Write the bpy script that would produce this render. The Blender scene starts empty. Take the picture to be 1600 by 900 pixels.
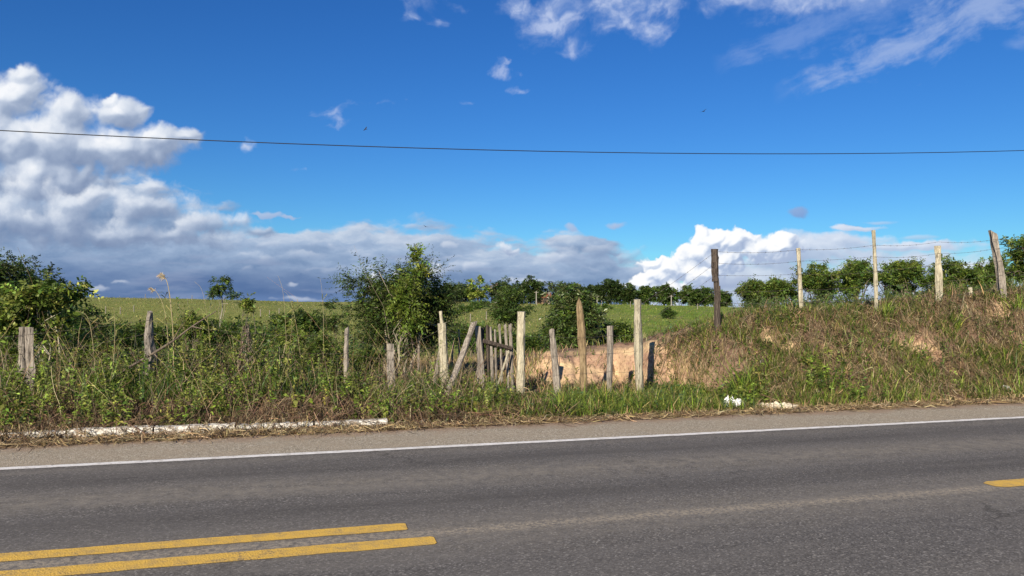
import bpy, math, random
import numpy as np
from mathutils import Vector

R = math.radians
scene = bpy.context.scene
col = scene.collection
rng = np.random.default_rng(11)
random.seed(5)
F = 1155.0      # focal length in photo pixels (1600 px wide)
HZ = 475.0      # photo row of the eye-level horizon
CH = 1.7        # eye height, metres

# ------------------------------------------------------------------ camera
cam_data = bpy.data.cameras.new('camera')
cam = bpy.data.objects.new('camera', cam_data)
col.objects.link(cam)
cam.location = (0, 0, CH)
cam.rotation_euler = (R(90), 0, 0)
cam_data.sensor_width = 36
cam_data.lens = 36 * F / 1600
cam_data.shift_y = (HZ - 450) / 1600
cam_data.clip_end = 6000
scene.camera = cam

scene.view_settings.view_transform = 'Standard'
scene.view_settings.look = 'None'
scene.view_settings.gamma = 1
scene.view_settings.exposure = 0.68
scene.render.engine = 'CYCLES'
scene.cycles.max_bounces = 6
scene.cycles.transparent_max_bounces = 6

# ------------------------------------------------------------------ sun
SUN_EL = R(24)
SUN_AZ = math.atan2(-0.32, -0.95)       # clockwise from +Y
sd = Vector((math.sin(SUN_AZ) * math.cos(SUN_EL), math.cos(SUN_AZ) * math.cos(SUN_EL), math.sin(SUN_EL)))
sun_data = bpy.data.lights.new('sun', 'SUN')
sun_data.energy = 5.0
sun_data.angle = R(0.5)
sun_data.color = (1.0, 0.88, 0.72)
sun = bpy.data.objects.new('sun', sun_data)
sun.rotation_euler = (-sd).to_track_quat('-Z', 'Y').to_euler()
sun.location = (-20, -15, 30)
col.objects.link(sun)

# ------------------------------------------------------------------ world
world = bpy.data.worlds.new('World')
scene.world = world
world.use_nodes = True
wt = world.node_tree
wt.nodes.clear()

class NT:
    def __init__(s, tree): s.t = tree
    def n(s, kind, **kw):
        nd = s.t.nodes.new(kind)
        for k, v in kw.items(): setattr(nd, k, v)
        return nd
    def put(s, sock, v):
        if isinstance(v, bpy.types.NodeSocket): s.t.links.new(v, sock)
        else: sock.default_value = v
    def m(s, op, a, b=0.0, c=None, clamp=False):
        nd = s.n('ShaderNodeMath', operation=op, use_clamp=clamp)
        s.put(nd.inputs[0], a); s.put(nd.inputs[1], b)
        if c is not None: s.put(nd.inputs[2], c)
        return nd.outputs[0]
    def v(s, op, a, b=(0, 0, 0), c=None, out=0):
        nd = s.n('ShaderNodeVectorMath', operation=op)
        s.put(nd.inputs[0], a); s.put(nd.inputs[1], b)
        if c is not None: s.put(nd.inputs[2], c)
        return nd.outputs[out]
    def ss(s, x, a, b, lo=0.0, hi=1.0, kind='SMOOTHSTEP'):
        nd = s.n('ShaderNodeMapRange', interpolation_type=kind)
        s.put(nd.inputs['Value'], x)
        for k, q in zip(('From Min', 'From Max', 'To Min', 'To Max'), (a, b, lo, hi)): s.put(nd.inputs[k], q)
        return nd.outputs['Result']
    def noise(s, vec, scale, detail=6, rough=0.55, dist=0.0, color=False):
        nd = s.n('ShaderNodeTexNoise')
        s.put(nd.inputs['Vector'], vec); nd.inputs['Scale'].default_value = scale
        nd.inputs['Detail'].default_value = detail; nd.inputs['Roughness'].default_value = rough
        nd.inputs['Distortion'].default_value = dist
        return nd.outputs['Color' if color else 0]
    def mix(s, f, a, b, blend='MIX'):
        nd = s.n('ShaderNodeMix', data_type='RGBA', blend_type=blend)
        s.put(nd.inputs[0], f)
        for i, q in ((6, a), (7, b)):
            s.put(nd.inputs[i], q if isinstance(q, bpy.types.NodeSocket) else tuple(q) + (1,))
        return nd.outputs[2]
    def ramp(s, x, stops):
        nd = s.n('ShaderNodeValToRGB'); s.put(nd.inputs[0], x)
        e = nd.color_ramp.elements
        while len(e) > 1: e.remove(e[-1])
        e[0].position = stops[0][0]; e[0].color = tuple(stops[0][1]) + (1,)
        for p, c in stops[1:]:
            q = e.new(p); q.color = tuple(c) + (1,)
        return nd.outputs[0]

W = NT(wt)
sky = W.n('ShaderNodeTexSky', sky_type='NISHITA')
sky.sun_disc = False
sky.sun_elevation = SUN_EL
sky.sun_rotation = SUN_AZ % (2 * math.pi)
sky.air_density = 1.0; sky.dust_density = 0.2; sky.ozone_density = 2.5
hs = W.n('ShaderNodeHueSaturation')
hs.inputs['Hue'].default_value = 0.512
hs.inputs['Saturation'].default_value = 1.25
hs.inputs['Value'].default_value = 1.0
wt.links.new(sky.outputs[0], hs.inputs['Color'])

tc = W.n('ShaderNodeTexCoord')
sep = W.n('ShaderNodeSeparateXYZ'); wt.links.new(tc.outputs['Generated'], sep.inputs[0])
az = W.m('ARCTAN2', sep.outputs[0], sep.outputs[1])
el = W.m('ARCSINE', sep.outputs[2])
cmb = W.n('ShaderNodeCombineXYZ'); wt.links.new(az, cmb.inputs[0]); wt.links.new(el, cmb.inputs[1])
AE = cmb.outputs[0]            # direction of the sky as (azimuth, elevation), radians

sky_col = W.mix(1.0, hs.outputs[0], (.312, .645, .90), 'MULTIPLY')
#SKYGRADE
# ---- clouds: computed procedurally as a map over azimuth and elevation, laid over the sky texture
_prm = np.random.default_rng(3).random((256, 256))
def vnoise(x, y):
    xi = np.floor(x).astype(int); yi = np.floor(y).astype(int)
    fx = x - xi; fy = y - yi
    fx = fx * fx * fx * (fx * (fx * 6 - 15) + 10); fy = fy * fy * fy * (fy * (fy * 6 - 15) + 10)
    g = lambda a, b: _prm[a & 255, b & 255]
    return (g(xi, yi) * (1 - fx) + g(xi + 1, yi) * fx) * (1 - fy) + (g(xi, yi + 1) * (1 - fx) + g(xi + 1, yi + 1) * fx) * fy
def fbm(x, y, o=4, gain=.5):
    r = 0; a = .5
    for i in range(o):
        r = r + a * (vnoise(x + i * 17.3, y + i * 9.1) - .5)
        x, y = x * 1.62 + y * 1.2, y * 1.62 - x * 1.2; a *= gain
    return r
def smooth(x): x = np.clip(x, 0, 1); return x * x * (3 - 2 * x)
_wx = np.random.default_rng(8).random((64, 64)); _wy = np.random.default_rng(9).random((64, 64))
def worley(x, y):
    xi = np.floor(x).astype(int); yi = np.floor(y).astype(int); d = np.full(x.shape, 9.0)
    for i in (-1, 0, 1):
        for j in (-1, 0, 1):
            a = xi + i; b = yi + j
            q = (a + _wx[a & 63, b & 63] - x) ** 2 + (b + _wy[a & 63, b & 63] - y) ** 2
            d = np.minimum(d, q)
    return 1 - np.minimum(d, 1)            # rounded bumps
def billow(x, y, o=4, gain=.52):
    r = 0; a = .5; tot = 0
    for i in range(o):
        r = r + a * worley(x + 7.7 * i, y + 3.1 * i); tot += a
        x, y = x * 1.6 + y * 1.25, y * 1.6 - x * 1.25; a *= gain
    return r / tot - .6
CW, CHH = 2000, 667
AZ0, AZ1, EL0, EL1 = -1.0, 1.0, -.06, .607
def lin(c):
    c = np.asarray(c, float) / 255
    return np.where(c <= .04045, c / 12.92, ((c + .055) / 1.055) ** 2.4)
def build_clouds():
    a = AZ0 + (np.arange(CW) + .5) / CW * (AZ1 - AZ0); e = EL0 + (np.arange(CHH) + .5) / CHH * (EL1 - EL0)
    A, E = np.meshgrid(a, e)
    PX = 800 + 1155 * np.tan(A); PY = 475 - 1155 * np.tan(E) / np.cos(A)
    rgb = np.zeros((CHH, CW, 3)); al = np.zeros((CHH, CW))
    def over(c, d):
        nonlocal rgb, al
        d = d[..., None]
        rgb = c * d + rgb * (1 - d); al = d[..., 0] + al * (1 - d[..., 0])
    ppr = CW / (AZ1 - AZ0) / 1155          # map pixels per photo pixel
    def fieldpx(X, Y, blobs, sharp=9.0):
        r = 0
        for (px, py, rx, ry) in blobs:
            l = np.sqrt(((X - px) / rx) ** 2 + ((Y - py) / ry) ** 2)
            r = r + np.exp(-sharp * np.minimum(l, 6))
        return 1 + np.log(r + 1e-30) / sharp
    def rampc(x, stops):
        xs = [q[0] for q in stops]; cs = np.array([lin(q[1]) for q in stops])
        return np.stack([np.interp(x, xs, cs[:, i]) for i in range(3)], -1)
    def shift(h, dx, dy):                  # value at the point dx right, dy up (photo px)
        ix = int(round(dx * ppr)); iy = int(round(dy * ppr))
        return np.roll(np.roll(h, -ix, 1), -iy, 0)
    def blur(h, sg):
        sg *= ppr
        pad = int(sg * 3) + 1
        g = np.pad(h, pad, mode='edge')
        fy = np.fft.fftfreq(g.shape[0])[:, None]; fx = np.fft.rfftfreq(g.shape[1])[None]
        r = np.fft.irfft2(np.fft.rfft2(g) * np.exp(-2 * (math.pi * sg) ** 2 * (fx ** 2 + fy ** 2)), g.shape)
        return r[pad:-pad, pad:-pad]
    PX0, PY0 = PX, PY
    def layer(blobs, seed, nscale, amp, lo, hi, stops, warp=20, wscale=70, kind='soft', stretch=1.0, depth=60, shk=.9, nl=.5,
              opac=1.0, o=7, gain=.52, steps=(4, 9, 18, 32, 52), ldir=(-.50, .86), under=0.0, soft=1.0, fine=.2, rag=0.0, tex=0.0):
        nonlocal rgb, al
        mg = 70 + warp
        x0 = min(q[0] - q[2] * 1.5 for q in blobs) - mg; x1 = max(q[0] + q[2] * 1.5 for q in blobs) + mg
        y0 = min(q[1] - q[3] * 1.5 for q in blobs) - mg; y1 = max(q[1] + q[3] * 1.5 for q in blobs) + mg
        cols = np.where((PX0[0] > x0) & (PX0[0] < x1))[0]
        box = PY0[:, cols]; rows = np.where(((box > y0) & (box < y1)).any(1))[0]
        c0, c1, r0, r1 = cols[0], cols[-1] + 1, rows[0], rows[-1] + 1
        PX = PX0[r0:r1, c0:c1]; PY = PY0[r0:r1, c0:c1]
        wx = fbm((PX + seed * 31) / wscale, (PY + seed * 17) / wscale * stretch, 4) * 2 * warp
        wy = fbm((PX + seed * 11 + 400) / wscale, (PY - seed * 13) / wscale * stretch, 4) * 2 * warp / stretch
        wx = wx + fbm(PX / 15 + seed, PY / 15, 5, .6) * 2 * rag; wy = wy + fbm(PX / 15, PY / 15 + seed, 5, .6) * 2 * rag
        X = PX + wx; Y = PY + wy
        f = fieldpx(X, Y, blobs)
        nx = (X + seed * 57) / nscale; ny = (Y - seed * 43) / nscale * stretch
        if kind == 'soft': n = fbm(nx, ny, o, gain) * 1.6
        else: n = .5 * billow(nx, ny, 5, .6) * 1.3 + .5 * fbm(nx * 1.3, ny * 1.3, o, gain) * 1.6
        v = f + amp * n
        body = smooth((v - lo) / (hi - lo))
        h = np.sqrt(np.clip(v - lo, 0, 1.2)) * depth
        if kind != 'soft': h = h + depth * .42 * billow(nx * 1.5, ny * 1.5, 5, .55) * body
        lx, ly = ldir; lz = .7; ln = math.sqrt(lx * lx + ly * ly + lz * lz)
        def lamb(sg, k):
            hp = blur(h, sg) * ppr * k
            gy, gx = np.gradient(hp)
            return np.clip((-gx * lx - gy * ly + lz) / np.sqrt(gx ** 2 + gy ** 2 + 1) / ln, 0, 1)
        lam = fine * lamb(1.6 * soft, .8) + .4 * lamb(5 * soft, 1.6) + (.6 - fine) * lamb(14 * soft, 3.0)
        occ = 0
        for st in steps:
            occ = occ + np.clip(shift(h, lx * st, ly * st) - h - st * .15, -20, 40) * .5 + shift(body, lx * st, ly * st) * 9
        occ = blur(occ / len(steps), 2.5 * soft)
        T = np.exp(-shk * np.clip(occ, 0, 60) / 12)
        lit = np.clip(nl * lam + (1 - nl) * T - under, 0, 1)
        if tex: lit = np.clip(lit + tex * fbm(nx * 2.1 + 5, ny * 2.1, 7, .62), 0, 1)
        c = rampc(lit, stops)
        # thin rims take on light
        d = (body * opac)[..., None]
        rgb[r0:r1, c0:c1] = c * d + rgb[r0:r1, c0:c1] * (1 - d)
        al[r0:r1, c0:c1] = d[..., 0] + al[r0:r1, c0:c1] * (1 - d[..., 0])
    # thin high veils
    def streak(px0, py0, px1, py1, w0, w1, seed, opac, c, endfade=1.4):
        wx = fbm(PX / 90 + seed, PY / 90, 4) * 40; wy = fbm(PX / 90, PY / 90 + seed * 3, 4) * 28
        dx, dy = px1 - px0, py1 - py0; L = math.hypot(dx, dy)
        X = PX + wx - px0; Y = PY + wy - py0
        u = (X * dx + Y * dy) / L; w = (-X * dy + Y * dx) / L
        wd = np.interp(u / L, [0, 1], [w0, w1])
        ac = 1 - np.abs(w) / wd
        n = fbm(u / 75 + seed, w / 17, 8, .62) * 2.2 + fbm(u / 22 + seed, w / 22, 6, .62) * 1.0
        d = smooth((ac + n * .62 - .05) / 1.25) * smooth((u / L + .04) / .22) * smooth((endfade + .4 - u / L) / .6)
        over(np.ones_like(rgb) * lin(c), d * opac)
    streak(1212, 150, 1640, -30, 16, 78, 3.3, .60, (176, 194, 230))
    streak(1120, 100, 1330, 30, 24, 46, 8.3, .34, (156, 180, 228))
    streak(1570, 72, 1700, 20, 14, 26, 5.3, .3, (165, 188, 230))
    veil = [(0, (134, 164, 218)), (.5, (168, 187, 227)), (1, (200, 212, 240))]
    def veils(blobs, seed, sc, amp, lo, hi, opac, ang=0.0, st=1.0):
        wx = fbm(PX / 60 + seed, PY / 60, 4) * 44; wy = fbm(PX / 60, PY / 60 + seed, 4) * 30
        X = PX + wx; Y = PY + wy
        f = fieldpx(X, Y, blobs, 5.0)
        ca, sa = math.cos(ang), math.sin(ang)
        u = (X * ca + Y * sa) / sc; w = (-X * sa + Y * ca) / sc * st
        n = fbm(u + seed, w, 8, .6) * 1.6
        d = smooth((f + amp * n - lo) / (hi - lo))
        n2 = fbm(u * 2.2, w * 2.2 + seed, 6, .6)
        over(rampc(np.clip(.55 + 1.6 * n2, 0, 1), veil), d * opac * np.clip(.75 + 1.2 * n2, .2, 1))
    veils([(815, 12, 26, 34), (850, 40, 44, 22), (895, 64, 32, 20), (925, 14, 80, 34), (1028, 42, 38, 20), (1000, -6, 130, 36), (1180, -12, 170, 36), (960, 36, 70, 26), (880, 10, 60, 24)], 1.7, 56, 1.0, -.22, .75, .76, -.5, 1.3)
    veils([(660, 8, 50, 22), (686, 36, 22, 14), (645, 30, 20, 10)], 2.9, 46, 1.3, .05, 1.2, .5, .6, 1.6)
    veils([(1210, 6, 110, 22), (1290, -8, 120, 18)], 4.9, 56, 1.3, .0, 1.1, .5)
    veils([(528, 184, 34, 10), (604, 163, 26, 6), (520, 174, 30, 14)], 5.1, 34, 1.5, .0, 1.1, .5, -.2, 1.8)
    veils([(808, 143, 24, 9), (790, 97, 19, 10), (742, 156, 14, 5), (458, 268, 18, 6), (780, 112, 36, 12)], 6.1, 34, 1.3, .1, 1.0, .55, -.4, 1.5)
    layer([(388, 231, 14, 13)], 2.1, 24, 1.0, .0, .9, [(0, (160, 184, 224)), (1, (226, 232, 245))], warp=9, wscale=26, opac=.85, depth=10)
    # broad grey bank, right
    gr = [(0, (132, 152, 192)), (.4, (158, 175, 206)), (.7, (186, 198, 222)), (1, (226, 232, 244))]
    layer([(1330, 455, 260, 80), (1180, 455, 140, 76), (1560, 490, 200, 70), (1420, 480, 300, 40), (1420, 382, 110, 10), (1330, 372, 80, 18), (1250, 385, 110, 26), (1500, 425, 90, 18), (2000, 430, 420, 50), (1340, 352, 60, 6)], 6.6, 80, .75, -.02, .42, gr, warp=24, stretch=2.0, depth=18, shk=.4, opac=.92, soft=1.0, fine=.2, rag=3, tex=.3)
    layer([(1370, 348, 34, 4), (1440, 372, 50, 5)], 3.6, 40, .8, .0, .8, gr, warp=10, stretch=2.2, depth=8, opac=.5)
    # long slate bank, left to middle
    sl = [(0, (82, 110, 154)), (.35, (102, 129, 168)), (.6, (126, 151, 186)), (.8, (160, 181, 210)), (1, (204, 216, 232))]
    layer([(-100, 440, 600, 130), (260, 450, 300, 92), (560, 440, 200, 86), (720, 435, 220, 82), (870, 450, 130, 86), (60, 330, 260, 70), (900, 380, 80, 12), (1000, 470, 60, 70), (480, 382, 80, 14), (-600, 380, 400, 160), (620, 400, 180, 36)], 9.2, 74, .5, .0, .26, sl, warp=14, stretch=3.0, depth=22, shk=.42, nl=.5, o=8, gain=.52, soft=1.3, fine=.12, under=.04, rag=3, tex=.24)
    for q_, (nn, sd_) in enumerate(((26, 12.3), (14, 15.9))):
        rr_ = np.random.default_rng(int(sd_ * 10)); bl = []
        for _ in range(nn):
            x_ = rr_.uniform(380, 990); bl.append((x_, rr_.uniform(378, 432), rr_.uniform(14, 46), rr_.uniform(4, 11)))
        layer(bl, sd_, 30, 1.1, .05, .75, [(0, (110, 132, 168)), (.5, (140, 160, 192)), (.8, (176, 191, 216)), (1, (214, 222, 236))], warp=14, wscale=36, stretch=1.7, depth=16, shk=.4, opac=.42, rag=3, tex=.2, steps=(4, 9, 18))
    # its darker blue-grey base
    b = smooth((PY - 392) / 52) * smooth((640 - PX) / 330) + .55 * smooth((PY - 412) / 40) * smooth((1000 - PX) / 300) * smooth((PX - 300) / 200)
    b = np.clip(b, 0, 1) * (.80 + .9 * fbm(PX / 150, PY / 22, 5)) * (PY < 640)
    b = np.clip(b, 0, .92) * al
    over(np.ones_like(rgb) * lin((72, 102, 152)), b * .85)
    g2 = smooth((PY - 455) / 14) * smooth((PX - 160) / 100) * smooth((1000 - PX) / 200)
    over(np.ones_like(rgb) * lin((112, 140, 186)), g2 * .5)
    # soft streaks within the bank
    st = smooth((fbm(PX / 130 + 3, PY / 15, 6, .55) - .08) * 5) * smooth((PY - 345) / 40) * smooth((1000 - PX) / 100) * smooth((PX + 200) / 200)
    over(np.ones_like(rgb) * lin((150, 164, 194)), st * .35 * al)
    heap = [(0, (112, 131, 165)), (.28, (130, 148, 180)), (.5, (154, 170, 197)), (.7, (188, 200, 220)), (.86, (222, 229, 240)), (1, (246, 248, 252))]
    layer([(10, 150, 78, 46), (-60, 190, 120, 70), (60, 225, 130, 48), (200, 238, 90, 34), (255, 222, 66, 26), (120, 178, 44, 34), (190, 178, 40, 22), (300, 214, 26, 14), (60, 280, 130, 36), (-150, 220, 160, 120), (30, 118, 30, 16), (175, 160, 16, 10)],
          4.4, 56, 1.0, .0, .5, heap, warp=13, wscale=70, kind='heap', depth=50, shk=.5, nl=.5, steps=(8, 18, 34, 56, 84), under=.03, fine=.22, rag=4, tex=.24, soft=1.0)
    layer([(60, 345, 170, 46), (120, 320, 60, 28), (225, 325, 90, 28), (242, 292, 34, 17), (330, 350, 80, 22), (405, 363, 30, 12), (200, 372, 190, 20), (40, 300, 60, 30), (160, 305, 30, 18), (-150, 330, 200, 60)],
          7.7, 36, 1.15, .05, .75, heap, warp=9, wscale=60, kind='heap', depth=30, shk=.45, nl=.52, opac=.9, steps=(6, 14, 26, 42), under=.10, fine=.2, rag=4, tex=.22, soft=1.2)
    brt = [(0, (140, 160, 198)), (.3, (172, 188, 216)), (.5, (206, 217, 235)), (.68, (236, 241, 249)), (.85, (252, 253, 255)), (1, (255, 255, 255))]
    layer([(1110, 378, 36, 22), (1150, 378, 46, 20), (1095, 402, 40, 20), (1128, 408, 40, 22), (1060, 424, 44, 18), (1026, 436, 36, 16), (1000, 448, 28, 14), (1040, 458, 60, 24), (1100, 436, 40, 26), (1185, 392, 36, 20), (1220, 385, 40, 20), (1018, 412, 26, 12)],
          3.9, 22, .7, .02, .26, brt, warp=12, wscale=24, kind='heap', depth=34, shk=.30, nl=.66, steps=(5, 11, 20), under=-.02, fine=.34, rag=4, tex=.30, soft=.6)
    layer([(1150, 440, 80, 22), (1200, 420, 60, 18), (1230, 402, 50, 14), (1115, 452, 40, 16)], 2.2, 60, .9, -.05, .8, [(0, (128, 148, 188)), (1, (176, 190, 216))], warp=20, stretch=1.4, depth=20, opac=.85)
    pf = [(0, (126, 146, 186)), (.45, (166, 182, 210)), (.75, (208, 217, 234)), (1, (240, 244, 250))]
    layer([(682, 423, 17, 12), (670, 430, 14, 8), (586, 440, 20, 11), (620, 436, 14, 12), (788, 384, 12, 9), (800, 392, 12, 6)], 8.8, 20, 1.0, .0, .6, pf, warp=9, wscale=18, kind='heap', depth=12, shk=.35, opac=.85, steps=(4, 10), rag=4, tex=.3, soft=.6)
    layer([(455, 445, 12, 4), (150, 450, 28, 6), (132, 444, 18, 5), (190, 441, 14, 3), (735, 415, 22, 7), (860, 400, 40, 7), (700, 384, 14, 7), (470, 468, 40, 5), (820, 440, 60, 8)], 8.1, 24, .9, .0, .7, pf, warp=8, wscale=26, stretch=1.5, depth=10, shk=.35, opac=.5, steps=(4, 10))
    layer([(962, 352, 24, 7), (892, 356, 11, 6), (415, 336, 30, 5), (455, 338, 22, 3)], 6.1, 22, .8, .0, .7, [(0, (120, 150, 200)), (1, (186, 200, 226))], warp=7, wscale=22, depth=8, opac=.8)
    layer([(1246, 333, 17, 9)], 1.1, 22, .7, .0, .7, [(0, (96, 128, 188)), (1, (150, 172, 214))], warp=7, wscale=22, depth=8, opac=.8)
    # fade out of the clouds at the edges of the map
    fd = smooth((A - AZ0) / .12) * smooth((AZ1 - A) / .12) * smooth((EL1 - E) / .1)
    c = rgb / np.maximum(al, 1e-4)[..., None]
    return np.concatenate([c, (al * fd)[..., None]], -1).astype(np.float32)

cloud_img = bpy.data.images.new('cloud_map', CW, CHH, alpha=True, float_buffer=True)
cloud_img.alpha_mode = 'CHANNEL_PACKED'
cloud_img.pixels.foreach_set(build_clouds().ravel())
cloud_img.update(); cloud_img.pack()
uv = W.v('MULTIPLY_ADD', AE, (1 / (AZ1 - AZ0), 1 / (EL1 - EL0), 0), (-AZ0 / (AZ1 - AZ0), -EL0 / (EL1 - EL0), 0))
ci = W.n('ShaderNodeTexImage', image=cloud_img, extension='CLIP', interpolation='Linear')
wt.links.new(uv, ci.inputs['Vector'])
c = W.mix(ci.outputs['Alpha'], sky_col, W.mix(1.0, ci.outputs['Color'], (8.5, 8.5, 8.5), 'MULTIPLY'))
bg = W.n('ShaderNodeBackground'); bg.inputs['Strength'].default_value = 0.075
wt.links.new(c, bg.inputs['Color'])
wo = W.n('ShaderNodeOutputWorld'); wt.links.new(bg.outputs[0], wo.inputs['Surface'])

# ------------------------------------------------------------------ terrain
TH = R(75)
SX, SY = math.sin(TH), math.cos(TH)       # road direction
def st2xy(s, t): return s * SX - t * SY, s * SY + t * SX
def xy2st(x, y): return x * SX + y * SY, -x * SY + y * SX
def at(px, py, Y): return Vector(((px - 800) / F * Y, Y, CH + (HZ - py) / F * Y))
def on_t(px, t):                           # ground point on the line t seen in photo column px
    k = (px - 800) / F
    Y = t / (SX - SY * k)
    return k * Y, Y

CLAY_HOLES = [(12.0, 11.9, .9, .3), (12.7, 11.95, .4, .3), (9.0, 12.3, .3, .3)]
HS = np.array([4.2, 5.25, 6.5, 7.1, 7.56, 8.4, 9.46, 11.3, 12.9, 14.4, 17, 30, 60])
HZZ = np.array([.46, .55, .72, .86, 1.12, 1.32, 1.44, 1.58, 1.70, 1.88, 2.0, 2.1, 1.2])
def bank_frac(s, t):
    k = smooth((s - 6.3) / 1.3)
    wob = .25 * fbm(s * .9, t * 0 + 4.2, 3)
    toe = 14.2 * (1 - k) + 10.55 * k + wob
    w = 1.15 * (1 - k) + 2.5 * k
    return np.clip((t - toe) / w, 0, 1), k
def ground_z(x, y):
    x = np.asarray(x, float); y = np.asarray(y, float)
    s, t = xy2st(x, y)
    # rolling country beyond the road
    left = smooth((3 - s) / 5)
    drop = smooth((t - (19 - 4 * left)) / 26)
    ridge_px = np.array([-900, 0, 130, 470, 700, 800, 900, 1000, 1160, 1600, 2600])
    ridge_y = np.array([460, 462, 465, 470, 474, 475, 477, 479, 483, 484, 482])
    ridge = np.interp(x, (ridge_px - 800) / F * 200, CH + (HZ - ridge_y) / F * 200)
    valley = -2.9
    rise = smooth((y - 38) / 170)
    z = drop * (valley + (ridge - valley) * rise)
    z = z - np.clip(y - 208, 0, None) * .03
    z = z + drop * (1.2 * fbm(x * .02, y * .02, 3) * smooth((y - 20) / 40) + .25 * fbm(x * .15, y * .15, 3)) * np.exp(-np.clip(y - 190, 0, 80) / 40)
    # verge, left of the gate: a low soil lip behind the kerb
    lip = .28 * smooth((t - 10.5) / 1.4) * (1 - smooth((t - 14) / 4)) * smooth((1.2 - s) / 1.6)
    z = z + lip + .06 * fbm(s * 1.2, t * 1.2, 3) * smooth((t - 10.3) / .8)
    # bank on the right
    fr, k = bank_frac(s, t)
    H = np.interp(s, HS, HZZ)
    prof = smooth(fr) * .45 + fr ** .8 * .55
    tc = 15.6 * (1 - k) + 13.25 * k
    env = smooth((s - 4.15) / .9) * (1 - smooth((t - tc) / 8.5) * np.interp(s, [6, 9, 16], [1, .9, .75]))
    rough = (.42 * fbm(s * 1.3, t * 1.3, 4) + .26 * fbm(s * 3.6, t * 3.6, 3)) * np.sin(np.pi * np.clip(fr, 0, 1) * .8) * (0.5 + .8 * k)
    groove = (1 - k) * np.sin(np.pi * fr) * (.16 * np.clip(np.sin(s * 5.3 + 4 * fbm(s * 1.5, t, 2)), 0, 1) ** 3 + .22 * np.abs(fbm(s * 5, t * 1.6, 4)))
    for (s0_, dep_, wd_) in ((6.28, .30, .06), (6.62, .34, .07), (7.05, .30, .08), (5.35, .12, .06)):     # narrow deep grooves cut into the clay end
        gc_ = s0_ + .10 * np.sin(t * 2.2 + s0_) + .22 * np.clip(fr - .6, 0, 1)
        groove = groove + dep_ * np.exp(-((s - gc_) / wd_) ** 2) * np.sin(np.pi * np.clip(fr * .95 + .03, 0, 1)) ** .6 * smooth((7.6 - s) / .4)
    for q_ in CLAY_HOLES: z = z - .16 * np.exp(-((s - q_[0]) / q_[2]) ** 2 - ((t - q_[1]) / q_[3]) ** 2) * smooth((s - 6) / 1)
    z = z + env * (H * prof + rough - np.abs(groove))
    z = z + env * fr * .05 * fbm(s * 2.3, t * 2.3, 3)
    # a small clay heap beside the track
    hx, hy = on_t(852, 15.2)
    z = z + .22 * np.exp(-(((x - hx) / .45) ** 2 + ((y - hy) / .35) ** 2)) * (1 + fbm(x * 4, y * 4, 3))
    z = np.where(t < 10.25, 0.0, z * smooth((t - 10.2) / .3) )
    return z
def gz(x, y): return float(ground_z(np.array([x]), np.array([y]))[0])

# ------------------------------------------------------------------ mesh helpers
def mesh_obj(name, verts, faces, mat, parent=None, tint=None, smooth_=False, attrs=None, label=None, cat=None, group=None, kind=None, link=True):
    me = bpy.data.meshes.new(name)
    verts = np.asarray(verts, np.float32).reshape(-1, 3)
    if isinstance(faces, np.ndarray):
        k = faces.shape[1]; nf = len(faces)
        me.vertices.add(len(verts)); me.vertices.foreach_set('co', verts.ravel())
        me.loops.add(nf * k); me.loops.foreach_set('vertex_index', faces.astype(np.int32).ravel())
        me.polygons.add(nf)
        me.polygons.foreach_set('loop_start', np.arange(0, nf * k, k, dtype=np.int32))
        try: me.polygons.foreach_set('loop_total', np.full(nf, k, np.int32))
        except Exception: pass
        me.update(calc_edges=True)
    else:
        me.from_pydata(verts.tolist(), [], faces); me.update()
    if tint is not None:
        a = me.color_attributes.new('tint', 'FLOAT_COLOR', 'POINT')
        t4 = np.ones((len(verts), 4), np.float32); t4[:, :3] = tint
        a.data.foreach_set('color', t4.ravel())
    for k_, v_ in (attrs or {}).items():
        a = me.attributes.new(k_, 'FLOAT', 'POINT'); a.data.foreach_set('value', np.asarray(v_, np.float32))
    if smooth_: me.polygons.foreach_set('use_smooth', np.ones(len(me.polygons), bool))
    me.materials.append(mat)
    o = bpy.data.objects.new(name, me); col.objects.link(o)
    if parent is not None: o.parent = parent
    tag(o, label, cat, group, kind)
    return o
def tag(o, label=None, cat=None, group=None, kind=None):
    if label: o['label'] = label
    if cat: o['category'] = cat
    if group: o['group'] = group
    if kind: o['kind'] = kind
    return o
def empty(name, loc, label, cat, group=None):
    o = bpy.data.objects.new(name, None); col.objects.link(o); o.location = loc
    o.empty_display_size = .2
    return tag(o, label, cat, group)

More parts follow.
